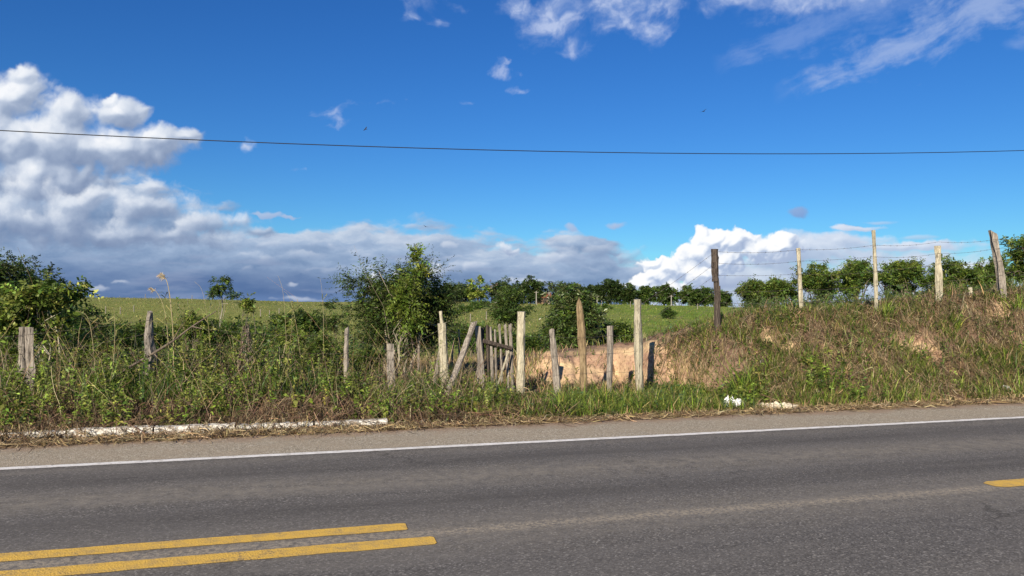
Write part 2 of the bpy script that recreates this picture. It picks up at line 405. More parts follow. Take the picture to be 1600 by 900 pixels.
class Batch:
    """ribbons and prisms gathered into one quad mesh with a colour per point"""
    def __init__(s): s.v = []; s.f = []; s.c = []; s.n = 0
    def add(s, v, f, c):
        s.v.append(v.reshape(-1, 3)); s.f.append(f + s.n); s.c.append(c.reshape(-1, 3)); s.n += len(s.v[-1])
    def ribbon(s, P, Wd, side, color):
        # P (N,K,3) centre lines, Wd (N,K) half widths, side (N,3) or (N,K,3), color (N,3) or (N,K,3)
        N, K, _ = P.shape
        if side.ndim == 2: side = side[:, None, :]
        A = P - side * Wd[..., None]; B = P + side * Wd[..., None]
        V = np.stack([A, B], 2)                     # N,K,2,3
        if color.ndim == 2: color = np.repeat(color[:, None, :], K, 1)
        C = np.repeat(color[:, :, None, :], 2, 2)
        i = np.arange(N)[:, None] * (2 * K) + np.arange(K - 1)[None] * 2
        Fc = np.stack([i, i + 1, i + 3, i + 2], -1).reshape(-1, 4)
        s.add(V, Fc, C)
    def prism(s, P, Rd, color, sides=3):
        N, K, _ = P.shape
        T = np.gradient(P, axis=1); T /= np.linalg.norm(T, axis=2, keepdims=True) + 1e-9
        up = np.zeros_like(T); up[..., 2] = 1; m = np.abs(T[..., 2]) > .9; up[m] = (1, 0, 0)
        U = np.cross(T, up); U /= np.linalg.norm(U, axis=2, keepdims=True) + 1e-9
        Vv = np.cross(T, U)
        rings = []
        for q in range(sides):
            a = 2 * math.pi * q / sides
            rings.append(P + Rd[..., None] * (U * math.cos(a) + Vv * math.sin(a)))
        V = np.stack(rings, 2)
        if color.ndim == 2: color = np.repeat(color[:, None, :], K, 1)
        C = np.repeat(color[:, :, None, :], sides, 2)
        i = np.arange(N)[:, None, None] * (sides * K) + np.arange(K - 1)[None, :, None] * sides
        q = np.arange(sides)[None, None]; q2 = (q + 1) % sides
        Fc = np.stack([i + q, i + q2, i + q2 + sides, i + q + sides], -1).reshape(-1, 4)
        s.add(V, Fc, C)
    def leaves(s, P, D, L, Wd, color, droop=.25, nrm=None):
        # P (N,3) bases, D (N,3) unit directions, L (N), Wd (N) half widths
        N = len(P)
        rnd = rng.normal(size=(N, 3)) if nrm is None else nrm
        side = np.cross(D, rnd); side /= np.linalg.norm(side, axis=1, keepdims=True) + 1e-9
        mid = P + D * (L * .5)[:, None]; tip = P + D * L[:, None]; tip[:, 2] -= L * droop
        Q = np.stack([P, mid, tip], 1)
        w = np.stack([Wd * .25, Wd, Wd * .12], 1)
        s.ribbon(Q, w, side, color)
    def build(s, name, mat, parent=None, offset=None, **kw):
        v = np.concatenate(s.v); 
        if offset is not None: v = v - np.asarray(offset, float)
        return mesh_obj(name, v, np.concatenate(s.f), mat, parent, np.concatenate(s.c), **kw)

def jitter(base, n, dv=.25, dh=.08):
    """natural colour variety of leaves: value and hue vary leaf by leaf"""
    base = np.asarray(base, float)
    if base.ndim == 2: b = base[rng.integers(0, len(base), n)]
    else: b = np.repeat(base[None], n, 0)
    v = np.exp(rng.normal(0, dv, (n, 1)))
    h = 1 + rng.normal(0, dh, (n, 3))
    return np.clip(b * v * h, .004, .85)

# ------------------------------------------------------------------ materials
def new_mat(name):
    m = bpy.data.materials.new(name); m.use_nodes = True
    m.node_tree.nodes.clear()
    return m, NT(m.node_tree)
def finish(m, T, color, rough=.9, bump=None, bstr=.3, bdist=.02, spec=.3, trans=None):
    b = T.n('ShaderNodeBsdfPrincipled')
    T.put(b.inputs['Base Color'], color if isinstance(color, bpy.types.NodeSocket) else tuple(color) + (1,))
    T.put(b.inputs['Roughness'], rough); b.inputs['Specular IOR Level'].default_value = spec
    if bump is not None:
        bp = T.n('ShaderNodeBump'); bp.inputs['Strength'].default_value = bstr; bp.inputs['Distance'].default_value = bdist
        T.put(bp.inputs['Height'], bump); T.t.links.new(bp.outputs[0], b.inputs['Normal'])
    out = T.n('ShaderNodeOutputMaterial'); sh = b.outputs[0]
    if trans:
        tr = T.n('ShaderNodeBsdfTranslucent'); T.put(tr.inputs[0], color)
        mx = T.n('ShaderNodeMixShader'); mx.inputs[0].default_value = trans
        T.t.links.new(sh, mx.inputs[1]); T.t.links.new(tr.outputs[0], mx.inputs[2]); sh = mx.outputs[0]
    T.t.links.new(sh, out.inputs['Surface'])
    return m
def leaf_mat(name, trans=.3, rough=.55, spec=.35):
    m, T = new_mat(name)
    a = T.n('ShaderNodeAttribute', attribute_name='tint')
    g = T.n('ShaderNodeNewGeometry')
    n = T.noise(g.outputs['Position'], 35, 3, .6)
    c = T.mix(1.0, a.outputs['Color'], T.ramp(n, [(.3, (.8, .8, .8)), (.7, (1.2, 1.18, 1.1))]), 'MULTIPLY')
    return finish(m, T, c, rough, spec=spec, trans=trans)
def obj_vec(T, scale=(1, 1, 1)):
    t = T.n('ShaderNodeTexCoord')
    return T.v('MULTIPLY', t.outputs['Object'], scale)
def wood_mat(name, c1, c2, c3, grain=1.0):
    m, T = new_mat(name)
    v = obj_vec(T, (14, 14, 1.1)); v2 = obj_vec(T)
    n = T.noise(v, 3.2 * grain, 8, .68, .3); n2 = T.noise(v2, 5, 5, .6); n3 = T.noise(obj_vec(T, (40, 40, 1.6)), 3, 4, .6)
    c = T.ramp(n, [(.32, c1), (.5, c2), (.68, c3)])
    c = T.mix(T.ss(n2, .48, .72, 0, .5), c, tuple(x * .55 for x in c2))
    crack = T.ss(n3, .36, .43)
    lich = T.ss(T.noise(obj_vec(T, (1, 1, .6)), 11, 6, .7), .56, .64, 0, .55)
    c = T.mix(lich, c, tuple(x * .42 for x in c2))
    c = T.mix(crack, tuple(x * .25 for x in c1), c)
    h = T.m('MULTIPLY_ADD', n3, .6, n)
    return finish(m, T, c, .9, h, .9, .012, .15)
M = {}
M['leaf'] = leaf_mat('leaf', .32, .5, .3)
M['glossy_leaf'] = leaf_mat('glossy_leaf', .2, .38, .5)
M['straw'] = leaf_mat('straw', .25, .8, .1)
M['twig'] = leaf_mat('twig', .0, .9, .1)
M['wood_grey'] = wood_mat('weathered_grey_wood', (.10, .085, .07), (.24, .21, .175), (.40, .36, .30))
M['wood_pale'] = wood_mat('pale_cream_wood', (.20, .175, .12), (.41, .37, .265), (.58, .53, .405))
M['wood_brown'] = wood_mat('brown_split_wood', (.09, .062, .035), (.22, .16, .09), (.36, .28, .17))
M['wood_dark'] = wood_mat('dark_old_wood', (.025, .02, .017), (.07, .055, .045), (.14, .115, .09))

def ground_material():
    m, T = new_mat('ground_soil_and_grass')
    g = T.n('ShaderNodeNewGeometry'); P = g.outputs['Position']
    clay = T.n('ShaderNodeAttribute', attribute_name='clay').outputs['Fac']
    fld = T.n('ShaderNodeAttribute', attribute_name='meadow').outputs['Fac']
    n1 = T.noise(P, 1.3, 8, .6); n2 = T.noise(P, 14, 8, .65); n3 = T.noise(P, .045, 6, .6); n4 = T.noise(P, .5, 8, .7)
    soil = T.ramp(n2, [(.3, (.07, .045, .032)), (.5, (.15, .098, .068)), (.7, (.25, .175, .12))])
    pz = T.v('MULTIPLY', P, (.8, .8, 3))
    cl = T.ramp(T.noise(pz, 1.1, 8, .62), [(.3, (.30, .17, .11)), (.43, (.42, .27, .18)), (.57, (.54, .39, .23)), (.7, (.62, .50, .28))])
    cl = T.mix(T.ss(n2, .45, .7, 0, .75), cl, (.17, .105, .065))
    f1 = T.ramp(n4, [(.3, (.065, .11, .016)), (.45, (.13, .20, .025)), (.6, (.19, .26, .035)), (.75, (.27, .29, .07))])
    f1 = T.mix(T.ss(n3, .46, .58, 0, .55), f1, (.23, .23, .07))
    sp = T.n('ShaderNodeSeparateXYZ'); T.put(sp.inputs[0], P)
    # drier pasture towards the left and the track, greener to the right
    dry = T.ss(sp.outputs[0], 24, 2, 0, .62)
    f1 = T.mix(dry, f1, (.21, .21, .065))
    f1 = T.mix(T.ss(T.noise(P, .9, 7, .72), .5, .66, 0, .75), f1, (.07, .10, .022))
    c = T.mix(T.m('MULTIPLY_ADD', T.m('SUBTRACT', n2, .5), .9, clay, clamp=True), soil, cl)
    c = T.mix(fld, c, f1)
    h = T.m('ADD', T.m('MULTIPLY', n2, .7), n1)
    return finish(m, T, c, .95, h, .8, .06, .1)

def road_material(name, shoulder=False):
    m, T = new_mat(name)
    P = obj_vec(T)            # object space: x along the road, y across it
    sp = T.n('ShaderNodeSeparateXYZ'); T.put(sp.inputs[0], P); t = sp.outputs[1]; s = sp.outputs[0]
    vo = T.n('ShaderNodeTexVoronoi'); T.put(vo.inputs['Vector'], P); vo.inputs['Scale'].default_value = 85
    vo2 = T.n('ShaderNodeTexVoronoi'); T.put(vo2.inputs['Vector'], P); vo2.inputs['Scale'].default_value = 60
    rv = T.n('ShaderNodeSeparateColor'); T.put(rv.inputs[0], vo.outputs['Color'])
    rv2 = T.n('ShaderNodeSeparateColor'); T.put(rv2.inputs[0], vo2.outputs['Color'])
    n = T.noise(P, 2.2, 8, .6); nf = T.noise(P, 60, 4, .7)
    ns = T.noise(T.v('MULTIPLY', P, (.25, 2.2, 1)), 1.6, 8, .62)
    if shoulder:
        c = T.ramp(rv.outputs[0], [(0, (.20, .17, .12)), (.5, (.37, .32, .235)), (.85, (.50, .44, .33)), (1, (.72, .65, .53))])
        c = T.mix(T.ss(n, .35, .65, 0, .55), c, (.39, .325, .235))
        edge = T.ss(T.m('MULTIPLY_ADD', T.m('SUBTRACT', n, .5), .9, t), 9.55, 10.0, 0, .7)
        c = T.mix(edge, c, (.32, .22, .15))
        return finish(m, T, c, .92, T.m('ADD', T.m('MULTIPLY', vo.outputs['Distance'], 1.0), nf), .9, .012, .2)
    base = T.ramp(rv.outputs[0], [(0, (.072, .068, .062)), (.6, (.122, .115, .105)), (.93, (.17, .16, .145)), (1, (.29, .275, .25))])
    c = T.mix(T.ss(rv2.outputs[1], .965, .985, 0, .5), base, (.30, .28, .24))
    c = T.mix(T.ss(ns, .35, .7, 0, .5), c, (.16, .15, .135))
    dust = (.29, .26, .205)
    def band(t0, w, amt, nn):
        d = T.m('ABSOLUTE', T.m('SUBTRACT', T.m('MULTIPLY_ADD', T.m('SUBTRACT', ns, .5), .35, t), t0))
        k = T.ss(d, w, 0)
        return T.m('MULTIPLY', T.m('MULTIPLY', k, T.ss(nn, .25, .75)), amt)
    c = T.mix(band(7.15, .62, .62, T.noise(P, 7, 6, .75)), c, dust)
    c = T.mix(band(8.45, .22, .3, T.noise(P, 7, 6, .75)), c, dust)
    c = T.mix(band(5.42, .75, .5, T.noise(P, 12, 6, .75)), c, dust)
    c = T.mix(band(3.4, .7, .22, T.noise(P, 7, 6, .75)), c, dust)
    # coarse bare aggregate along the worn middle line
    d = T.m('ABSOLUTE', T.m('SUBTRACT', T.m('MULTIPLY_ADD', T.m('SUBTRACT', T.noise(P, 3, 6, .7), .5), .16, t), 5.44))
    k = T.m('MULTIPLY', T.ss(d, .15, .02), T.ss(T.noise(P, 26, 5, .8), .42, .62))
    c = T.mix(T.m('MULTIPLY', k, .85), c, (.36, .31, .23))
    vc = T.n('ShaderNodeTexVoronoi', feature='DISTANCE_TO_EDGE'); vc.inputs['Scale'].default_value = .55
    T.put(vc.inputs['Vector'], T.v('MULTIPLY_ADD', T.noise(P, 2.5, 6, .7, color=True), (.9, .9, 0), P))
    ck = T.m('MULTIPLY', T.ss(vc.outputs['Distance'], .012, .002), T.ss(T.noise(P, .35, 3, .5), .52, .6, 0, .45))
    c = T.mix(ck, c, (.03, .028, .025))
    tyre = T.m('ABSOLUTE', T.m('SUBTRACT', T.m('ABSOLUTE', T.m('SUBTRACT', t, 7.1)), .82))
    c = T.mix(T.m('MULTIPLY', T.ss(tyre, .38, .05), T.ss(T.noise(T.v('MULTIPLY', P, (.15, 1.6, 1)), 2, 5, .6), .3, .7, .15, .5)), c, (.065, .061, .056))
    spots = T.ss(T.noise(P, 1.4, 3, .4), .69, .8, 0, .3)
    c = T.mix(spots, c, (.05, .047, .043))
    # pale scuffs near the edge line and hairline cracks
    sc = T.ss(T.noise(T.v('MULTIPLY', P, (1, 5, 1)), 6, 8, .75, 1.2), .66, .72, 0, .35)
    c = T.mix(T.m('MULTIPLY', sc, T.ss(t, 7.6, 8.5)), c, (.32, .3, .28))
    h = T.m('ADD', T.m('MULTIPLY', vo.outputs['Distance'], .8), nf)
    return finish(m, T, c, T.ss(n, .3, .7, .82, .95), h, .35, .005, .12)

def paint_material(name, c1, c2, wear):
    m, T = new_mat(name)
    P = obj_vec(T)
    n = T.noise(P, 46, 5, .75); n2 = T.noise(P, 1.3, 5, .6); n3 = T.noise(P, 9, 5, .7)
    vo = T.n('ShaderNodeTexVoronoi'); T.put(vo.inputs['Vector'], P); vo.inputs['Scale'].default_value = 85
    c = T.mix(T.ss(n3, .4, .7), c1, c2)
    w = T.ss(T.m('ADD', T.m('MULTIPLY', n2, .35), T.m('MULTIPLY_ADD', n3, .25, T.m('MULTIPLY', n, .7))), wear, wear + .05)
    c = T.mix(T.m('MULTIPLY', w, .85), c, (.10, .09, .08))
    return finish(m, T, c, .75, T.m('ADD', vo.outputs['Distance'], n), .5, .006, .3)

# ------------------------------------------------------------------ ground sheet
def spaced(lo, hi, step, far_lo, far_hi, g=1.12):
    a = list(np.arange(lo, hi, step)); st = step; x = lo; L = []
    while x > far_lo: st *= g; x -= st; L.append(x)
    st = step; x = a[-1]; Rr = []
    while x < far_hi: st = min(st * g, 60); x += st; Rr.append(x)
    return np.array(L[::-1] + a + Rr)
ss_ = spaced(-11, 20, .055, -1800, 1800, 1.09); tt_ = spaced(10, 17.5, .06, -300, 2600, 1.035)
Sg, Tg = np.meshgrid(ss_, tt_, indexing='ij')
Xg, Yg = st2xy(Sg, Tg)
Zg = ground_z(Xg, Yg)
fr_, k_ = bank_frac(Sg, Tg)
envc = smooth((Sg - 4.3) / .6)
clay_a = envc * (1 - .45 * smooth((fr_ - .93) / .06)) * smooth(fr_ * 5) * (1 - smooth((Tg - 15.6) / .8)) * (1 - smooth((Sg - 6.9) / .6))
clay_a = np.clip(clay_a + .55 * envc * smooth(fr_ * 2) * smooth((fbm(Sg * 1.6, Tg * 1.6, 4) - .09) * 8) * (Tg < 13.5), 0, 1)
CLAY_SPOTS = [(1405, 11.95, .62, .22), (1448, 11.9, .28, .26), (1345, 12.1, .2, .14), (1205, 12.3, .2, .22), (1236, 11.9, .2, .14), (1588, 12.6, .7, .3)]
for (px_, t_, rs, rt_) in CLAY_SPOTS:
    s_, q_ = xy2st(*on_t(px_, t_))
    clay_a = np.maximum(clay_a, smooth(2.2 - 1.6 * (((Sg - s_) / rs) ** 2 + ((Tg - t_) / rt_) ** 2) + 2.4 * fbm(Sg * 3, Tg * 3, 3)))
hx, hy = on_t(852, 15.2)
clay_a = np.clip(clay_a + 1.5 * np.exp(-(((Xg - hx) / .5) ** 2 + ((Yg - hy) / .4) ** 2)), 0, 1)
meadow_a = smooth((Tg - 19) / 6)
ni, nj = Sg.shape
idx = np.arange(ni * nj).reshape(ni, nj)
Fg = np.stack([idx[:-1, :-1], idx[1:, :-1], idx[1:, 1:], idx[:-1, 1:]], -1).reshape(-1, 4)
mesh_obj('ground', np.stack([Xg, Yg, Zg], -1), Fg, ground_material(), smooth_=True,
         attrs={'clay': clay_a.ravel(), 'meadow': meadow_a.ravel()}, kind='structure')

def strip(name, s0, s1, ds, t0, t1, z, mat, nt=1, e0=0, e1=0, cap=0, **kw):
    """sheet along the road in road coordinates; e0/e1 = raggedness of its two edges"""
    s = np.arange(s0, s1 + ds / 2, ds)
    w0 = t0 + e0 * fbm(s * 3, s * 0 + 1.7, 4) * 2; w1 = t1 + e1 * fbm(s * 3, s * 0 + 7.7, 4) * 2
    if cap:
        k = smooth((np.minimum(s - s0, s1 - s) + .01) / cap); mid = (t0 + t1) / 2
        w0 = mid + (w0 - mid) * (.6 + .4 * k); w1 = mid + (w1 - mid) * (.6 + .4 * k)
    q = np.linspace(0, 1, nt + 1)
    T_ = w0[:, None] * (1 - q) + w1[:, None] * q
    S_ = np.repeat(s[:, None], nt + 1, 1)
    V = np.stack([S_, T_, np.full_like(S_, z)], -1)
    a, b = S_.shape; ix = np.arange(a * b).reshape(a, b)
    Fc = np.stack([ix[:-1, :-1], ix[1:, :-1], ix[1:, 1:], ix[:-1, 1:]], -1).reshape(-1, 4)
    o = mesh_obj(name, V, Fc, mat, **kw)
    o.rotation_euler = (0, 0, math.pi / 2 - TH)
    return o
M['road'] = road_material('worn_asphalt'); M['shoulder'] = road_material('gravelly_shoulder', True)
M['white_paint'] = paint_material('white_road_paint', (.78, .77, .72), (.55, .52, .46), .76)
M['yellow_paint'] = paint_material('yellow_road_paint', (.66, .415, .075), (.46, .31, .10), .74)
strip('road', -300, 300, .5, 1.9, 8.78, .006, M['road'], 1, kind='structure')
strip('road_shoulder', -60, 60, .05, 8.76, 10.02, .003, M['shoulder'], 1, 0, .10, kind='structure')
strip('near_shoulder', -60, 60, .2, .2, 1.92, .003, M['shoulder'], 1, .1, 0, kind='structure')
strip('edge_line_marking', -60, 120, .04, 8.62, 8.745, .011, M['white_paint'], 1, .012, .012, kind='structure')
strip('near_edge_line_marking', -60, 120, .2, 2.05, 2.17, .011, M['white_paint'], 1, .01, .01, kind='structure')
strip('centre_line_marking', -60, .69, .02, 5.553, 5.728, .011, M['yellow_paint'], 1, .014, .014, cap=.03, kind='structure')
strip('centre_line_marking', -60, .84, .02, 5.165, 5.352, .011, M['yellow_paint'], 1, .016, .016, cap=.03, kind='structure')
for q in range(6):
    strip('centre_dash_marking', 6.1 + q * 8, 10.1 + q * 8, .02, 5.41, 5.63, .011, M['yellow_paint'], 1, .01, .01, cap=.10, kind='structure')

# whitewashed kerb, left
def kerb():
    m, T = new_mat('whitewashed_concrete')
    P = obj_vec(T); n = T.noise(P, 9, 8, .7); n2 = T.noise(P, 40, 5, .7)
    c = T.mix(T.ss(n, .46, .58), (.66, .64, .57), (.26, .22, .17)); c = T.mix(T.ss(n2, .5, .7, 0, .7), c, (.36, .31, .24))
    finish(m, T, c, .9, T.m('ADD', n, n2), .8, .02, .2)
    V = []; Fc = []
    s = -60.0
    while s < .95:
        L = min(1.0, 1.0 - s) if s > 0 else 1.0
        ns_ = 12; dz = random.uniform(-.002, .026); dt = random.uniform(-.02, .02)
        if random.random() < .25 : dz -= .035
        if s > -.2: dz -= .012
        prof = [(10.38, -.05), (10.385, .07), (10.40, .095), (10.50, .10), (10.52, -.05)]
        b = len(V)
        for i in range(ns_ + 1):
            sc = s + .012 + (L - .024) * i / ns_
            for (pt, pz) in prof:
                V.append((sc, pt + dt + .012 * (random.random() - .5), pz + dz + (.012 * (random.random() - .5) if pz > 0 else 0)))
        k = len(prof)
        for i in range(ns_):
            for j in range(k - 1):
                q = b + i * k + j; Fc.append((q, q + k, q + k + 1, q + 1))
        Fc.append(tuple(b + j for j in range(k))); Fc.append(tuple(b + ns_ * k + j for j in reversed(range(k))))
        s += L
    o = mesh_obj('kerb', V, Fc, m, kind='structure')
    o.rotation_euler = (0, 0, math.pi / 2 - TH)
kerb()

# ------------------------------------------------------------------ low plants
UP = np.array([0, 0, 1.0])
LITTER_SPOTS = [(1139, 10.95, .16, .22), (1155, 10.85, .12, .2), (1215, 10.60, .34, .26), (1277, 10.9, .08, .15), (1575, 10.75, .1, .15)]
def scatter(n, s0, s1, t0, t1, dens=None):
    """n candidate points in road coordinates, thinned by dens(s,t) in 0..1"""
    s = rng.uniform(s0, s1, n); t = rng.uniform(t0, t1, n)
    if dens is not None:
        k = rng.random(n) < dens(s, t); s = s[k]; t = t[k]
    x, y = st2xy(s, t)
    for (px_, t_, rs, rt_) in LITTER_SPOTS:      # plants do not grow through the litter
        s_, q_ = xy2st(*on_t(px_, t_))
        k = (((s - s_) / rs) ** 2 + ((t - t_ + rt_ * .5) / rt_) ** 2 > 1) | (rng.random(len(s)) < .06)
        s, t, x, y = s[k], t[k], x[k], y[k]
    for (px_, t_, rs, rt_) in CLAY_SPOTS:        # washed-out clay carries few plants
        s_, q_ = xy2st(*on_t(px_, t_))
        k = (((s - s_) / rs) ** 2 + ((t - t_) / rt_) ** 2 > 1 + 1.5 * fbm(s * 3, t * 3, 3)) | (rng.random(len(s)) < .22)
        s, t, x, y = s[k], t[k], x[k], y[k]
    return x, y, ground_z(x, y), s, t
def clumped(s, t, f=1.3, thr=0.0, soft=.15, sd_=0):
    return smooth((fbm(s * f + sd_ * 3.1, t * f + sd_ * 7.7, 3) - thr + soft) / (2 * soft))
def grass(B, x, y, z, length, width, colors, bend=(.3, 1.1), K=4, spread=.35, dv=.25, dh=.08):
    n = len(x)
    if n == 0: return
    az_ = rng.uniform(0, 2 * math.pi, n)
    h = np.stack([np.cos(az_), np.sin(az_), np.zeros(n)], 1)
    L = length * np.exp(rng.normal(0, .25, n))
    th0 = np.abs(rng.normal(0, spread, n)); bd = rng.uniform(bend[0], bend[1], n)
    P = np.zeros((n, K, 3)); P[:, 0] = np.stack([x, y, z - .01], 1)
    for i in range(1, K):
        th = th0 + bd * (i - .5) / (K - 1)
        P[:, i] = P[:, i - 1] + (h * np.sin(th)[:, None] + UP * np.cos(th)[:, None]) * (L / (K - 1))[:, None]
    w = np.outer(width * rng.uniform(.6, 1.3, n), np.interp(np.linspace(0, 1, K), [0, .4, 1], [.7, 1, .08]))
    tw = rng.uniform(-.8, .8, n)
    side = np.stack([-np.sin(az_ + tw), np.cos(az_ + tw), np.zeros(n)], 1)
    B.ribbon(P, w, side, jitter(colors, n, dv, dh))
def weeds(B, x, y, z, height, nleaf, leaf, colors, stemcol, lean=.25, wide=.33, up=.5):
    n = len(x)
    if n == 0: return
    H = height * np.exp(rng.normal(0, .28, n))
    az_ = rng.uniform(0, 2 * math.pi, n); ln = np.abs(rng.normal(0, lean, n))
    top = np.stack([np.cos(az_) * np.sin(ln), np.sin(az_) * np.sin(ln), np.cos(ln)], 1)
    base = np.stack([x, y, z - .02], 1)
    K = 4; fr = np.linspace(0, 1, K)
    P = base[:, None] + top[:, None] * (H[:, None] * fr)[..., None]
    P[:, 1:, :2] += rng.normal(0, .03, (n, K - 1, 2)) * H[:, None, None]
    B.prism(P, np.outer(.004 * np.clip(H, .3, 2), [1, .8, .6, .3]), jitter(stemcol, n, .2))
    m = n * nleaf
    ii = np.repeat(np.arange(n), nleaf); f = rng.uniform(.12, 1.02, m)
    seg = np.clip(f * (K - 1), 0, K - 1.001); i0 = seg.astype(int); ff = (seg - i0)[:, None]
    p = P[ii, i0] * (1 - ff) + P[ii, i0 + 1] * ff
    a = rng.uniform(0, 2 * math.pi, m); e = rng.normal(up, .4, m)
    D = np.stack([np.cos(a) * np.cos(e), np.sin(a) * np.cos(e), np.sin(e)], 1)
    L = leaf * np.exp(rng.normal(0, .3, m)) * (1.15 - .5 * f)
    c = jitter(colors, n, .18)[ii] * np.exp(rng.normal(0, .16, (m, 1)))
    B.leaves(p, D, L, L * wide * .5 * 1.2, c, nrm=rng.normal(size=(m, 3)) * .7 + UP)
def stalks(B, x, y, z, height, rad, colors, lean=.5, K=6, wob=.06, arch=.0):
    n = len(x)
    if n == 0: return
    H = height * np.exp(rng.normal(0, .3, n))
    az_ = rng.uniform(0, 2 * math.pi, n); ln = np.clip(np.abs(rng.normal(0, lean, n)), 0, 1.5)
    P = np.zeros((n, K, 3)); P[:, 0] = np.stack([x, y, z - .02], 1)
    for i in range(1, K):
        th = ln + arch * rng.uniform(.5, 1.5, n) * i / K
        a2 = az_ + rng.normal(0, .25, n)
        d = np.stack([np.cos(a2) * np.sin(th), np.sin(a2) * np.sin(th), np.cos(th)], 1) + rng.normal(0, wob, (n, 3))
        P[:, i] = P[:, i - 1] + d * (H / (K - 1))[:, None]
    B.prism(P, np.outer(rad * rng.uniform(.6, 1.4, n), np.linspace(1, .45, K)), jitter(colors, n, .3, .06))
def litter_lines(B, x, y, z, length, width, colors, rise=.03):
    n = len(x); a = rng.uniform(0, 2 * math.pi, n); L = length * np.exp(rng.normal(0, .4, n))
    K = 4; P = np.zeros((n, K, 3)); P[:, 0] = np.stack([x, y, z + .005], 1)
    for i in range(1, K):
        a = a + rng.normal(0, .35, n)
        P[:, i, 0] = P[:, i - 1, 0] + np.cos(a) * L / (K - 1); P[:, i, 1] = P[:, i - 1, 1] + np.sin(a) * L / (K - 1)
    zz = ground_z(P[:, 1:, 0], P[:, 1:, 1])
    P[:, 1:, 2] = zz + .008 + np.abs(rng.normal(0, rise, zz.shape))
    P[:, 0, 2] += np.abs(rng.normal(0, rise, n))
    side = np.stack([-np.sin(a), np.cos(a), rng.normal(0, .8, n)], 1); side /= np.linalg.norm(side, axis=1, keepdims=True)
    B.ribbon(P, np.outer(width * rng.uniform(.5, 1.5, n), [.7, 1, 1, .4]), side, jitter(colors, n, .32, .05))

GREEN = np.array([(.105, .15, .022), (.075, .125, .022), (.14, .17, .034), (.055, .095, .02)])
LIME = np.array([(.21, .28, .045), (.16, .24, .035), (.27, .30, .07)])
BLUEG = np.array([(.06, .115, .045), (.08, .14, .055)])
REDB = np.array([(.15, .09, .065), (.20, .125, .085), (.10, .065, .05), (.26, .18, .12)])
OLIVE = np.array([(.15, .15, .05), (.20, .19, .07)])
STRAW = np.array([(.36, .27, .14), (.28, .20, .11), (.45, .36, .21), (.20, .14, .085)])
BROWN = np.array([(.18, .135, .085), (.25, .19, .12), (.12, .09, .06), (.32, .255, .155), (.40, .33, .21)])
TWIG = np.array([(.20, .155, .12), (.13, .10, .08), (.29, .24, .18)])

leftm = lambda s: smooth((2.6 - s) / 1.2)
rightm = lambda s: smooth((s - 6.6) / 1.2)

# --- grass
B = Batch()
bankd = lambda s, t: np.where(s > 7, np.interp(t, [10.3, 11.0, 11.7, 15], [1, .95, .34, .14]), 1.0)
x, y, z, s, t = scatter(60000, -9, 20, 10.35, 12.8, lambda s, t: (.2 + .8 * clumped(s, t, 1.9)) * smooth((t - 10.2) / .5) * (1 - .5 * leftm(s)) * bankd(s, t))
grass(B, x, y, z, .17, .0055, np.concatenate([GREEN, LIME[:1]]))
x, y, z, s, t = scatter(34000, 2.0, 20, 10.35, 12.0, lambda s, t: clumped(s, t, 1.3, .04, .08, 2) * bankd(s, t))
grass(B, x, y, z, .28, .0065, np.concatenate([GREEN, LIME, STRAW[:1]]), bend=(.3, 1.7), spread=.55)
x, y, z, s, t = scatter(17000, 2.2, 8, 11.6, 14.0, lambda s, t: clumped(s, t, 1.6, .03, .1, 3) * smooth((14.4 - t) / 1.2))
grass(B, x, y, z, .17, .0065, np.concatenate([GREEN, LIME, STRAW[:2]]), bend=(.3, 1.7), spread=.6)
x, y, z, s, t = scatter(80000, 6.4, 20, 11.2, 15.0, lambda s, t: clumped(s, t, 1.5, .055, .07, 4))
grass(B, x, y, z, .22, .007, np.concatenate([GREEN, LIME[:1], STRAW[:1]]), bend=(.5, 1.6))
x, y, z, s, t = scatter(24000, -9, 3, 11.4, 16, lambda s, t: clumped(s, t, 1.2, .0, .1, 5))
grass(B, x, y, z, .45, .007, np.concatenate([GREEN, BLUEG]))
x, y, z, s, t = scatter(9000, 4.6, 20, 14.4, 18.5, lambda s, t: clumped(s, t, 1.4, .03, .1, 6) * (1 - .6 * smooth((8 - s))))
grass(B, x, y, z, .17, .008, np.concatenate([GREEN, STRAW]))
B.build('grass', M['leaf'], kind='stuff', label='green roadside grass growing in tufts along the verge and bank', cat='grass')
# --- dry grass
B = Batch()
x, y, z, s, t = scatter(95000, 6.6, 20, 10.7, 14.0, lambda s, t: rightm(s) * (.15 + .85 * clumped(s, t, 1.6, -.02, .1, 7)) * smooth((t - 10.6) / 1.0))
grass(B, x, y, z, .16, .0055, np.concatenate([BROWN[:3], BROWN, STRAW[[0, 1, 3]], OLIVE]), bend=(.4, 2.2), spread=.9)
x, y, z, s, t = scatter(7000, 8.5, 20, 12.4, 14.2, lambda s, t: clumped(s, t, 1.4, .06, .1, 27))
grass(B, x, y, z, .26, .006, np.concatenate([STRAW, BROWN]), bend=(.3, 1.4), spread=.4)
x, y, z, s, t = scatter(80000, -9, 3, 10.5, 13.0, lambda s, t: .95 * clumped(s, t, 1.5, -.02, .12, 8))
grass(B, x, y, z, .22, .0055, np.concatenate([BROWN, REDB, REDB, STRAW]), bend=(.4, 2.0), spread=.8)
x, y, z, s, t = scatter(46000, 1.2, 6.5, 12.8, 24, lambda s, t: clumped(s, t, .8, -.05, .2, 9) * (1 - smooth((s - 4) / 1.2) * (t > 14)))
grass(B, x, y, z, .20, .008, np.concatenate([STRAW, STRAW, GREEN[:2]]), bend=(.2, 1.2))
x, y, z, s, t = scatter(20000, 2, 20, 10.2, 11.2, lambda s, t: clumped(s, t, 1.7, .0, .15, 12))
grass(B, x, y, z, .14, .005, STRAW, bend=(.4, 1.8), spread=.7)
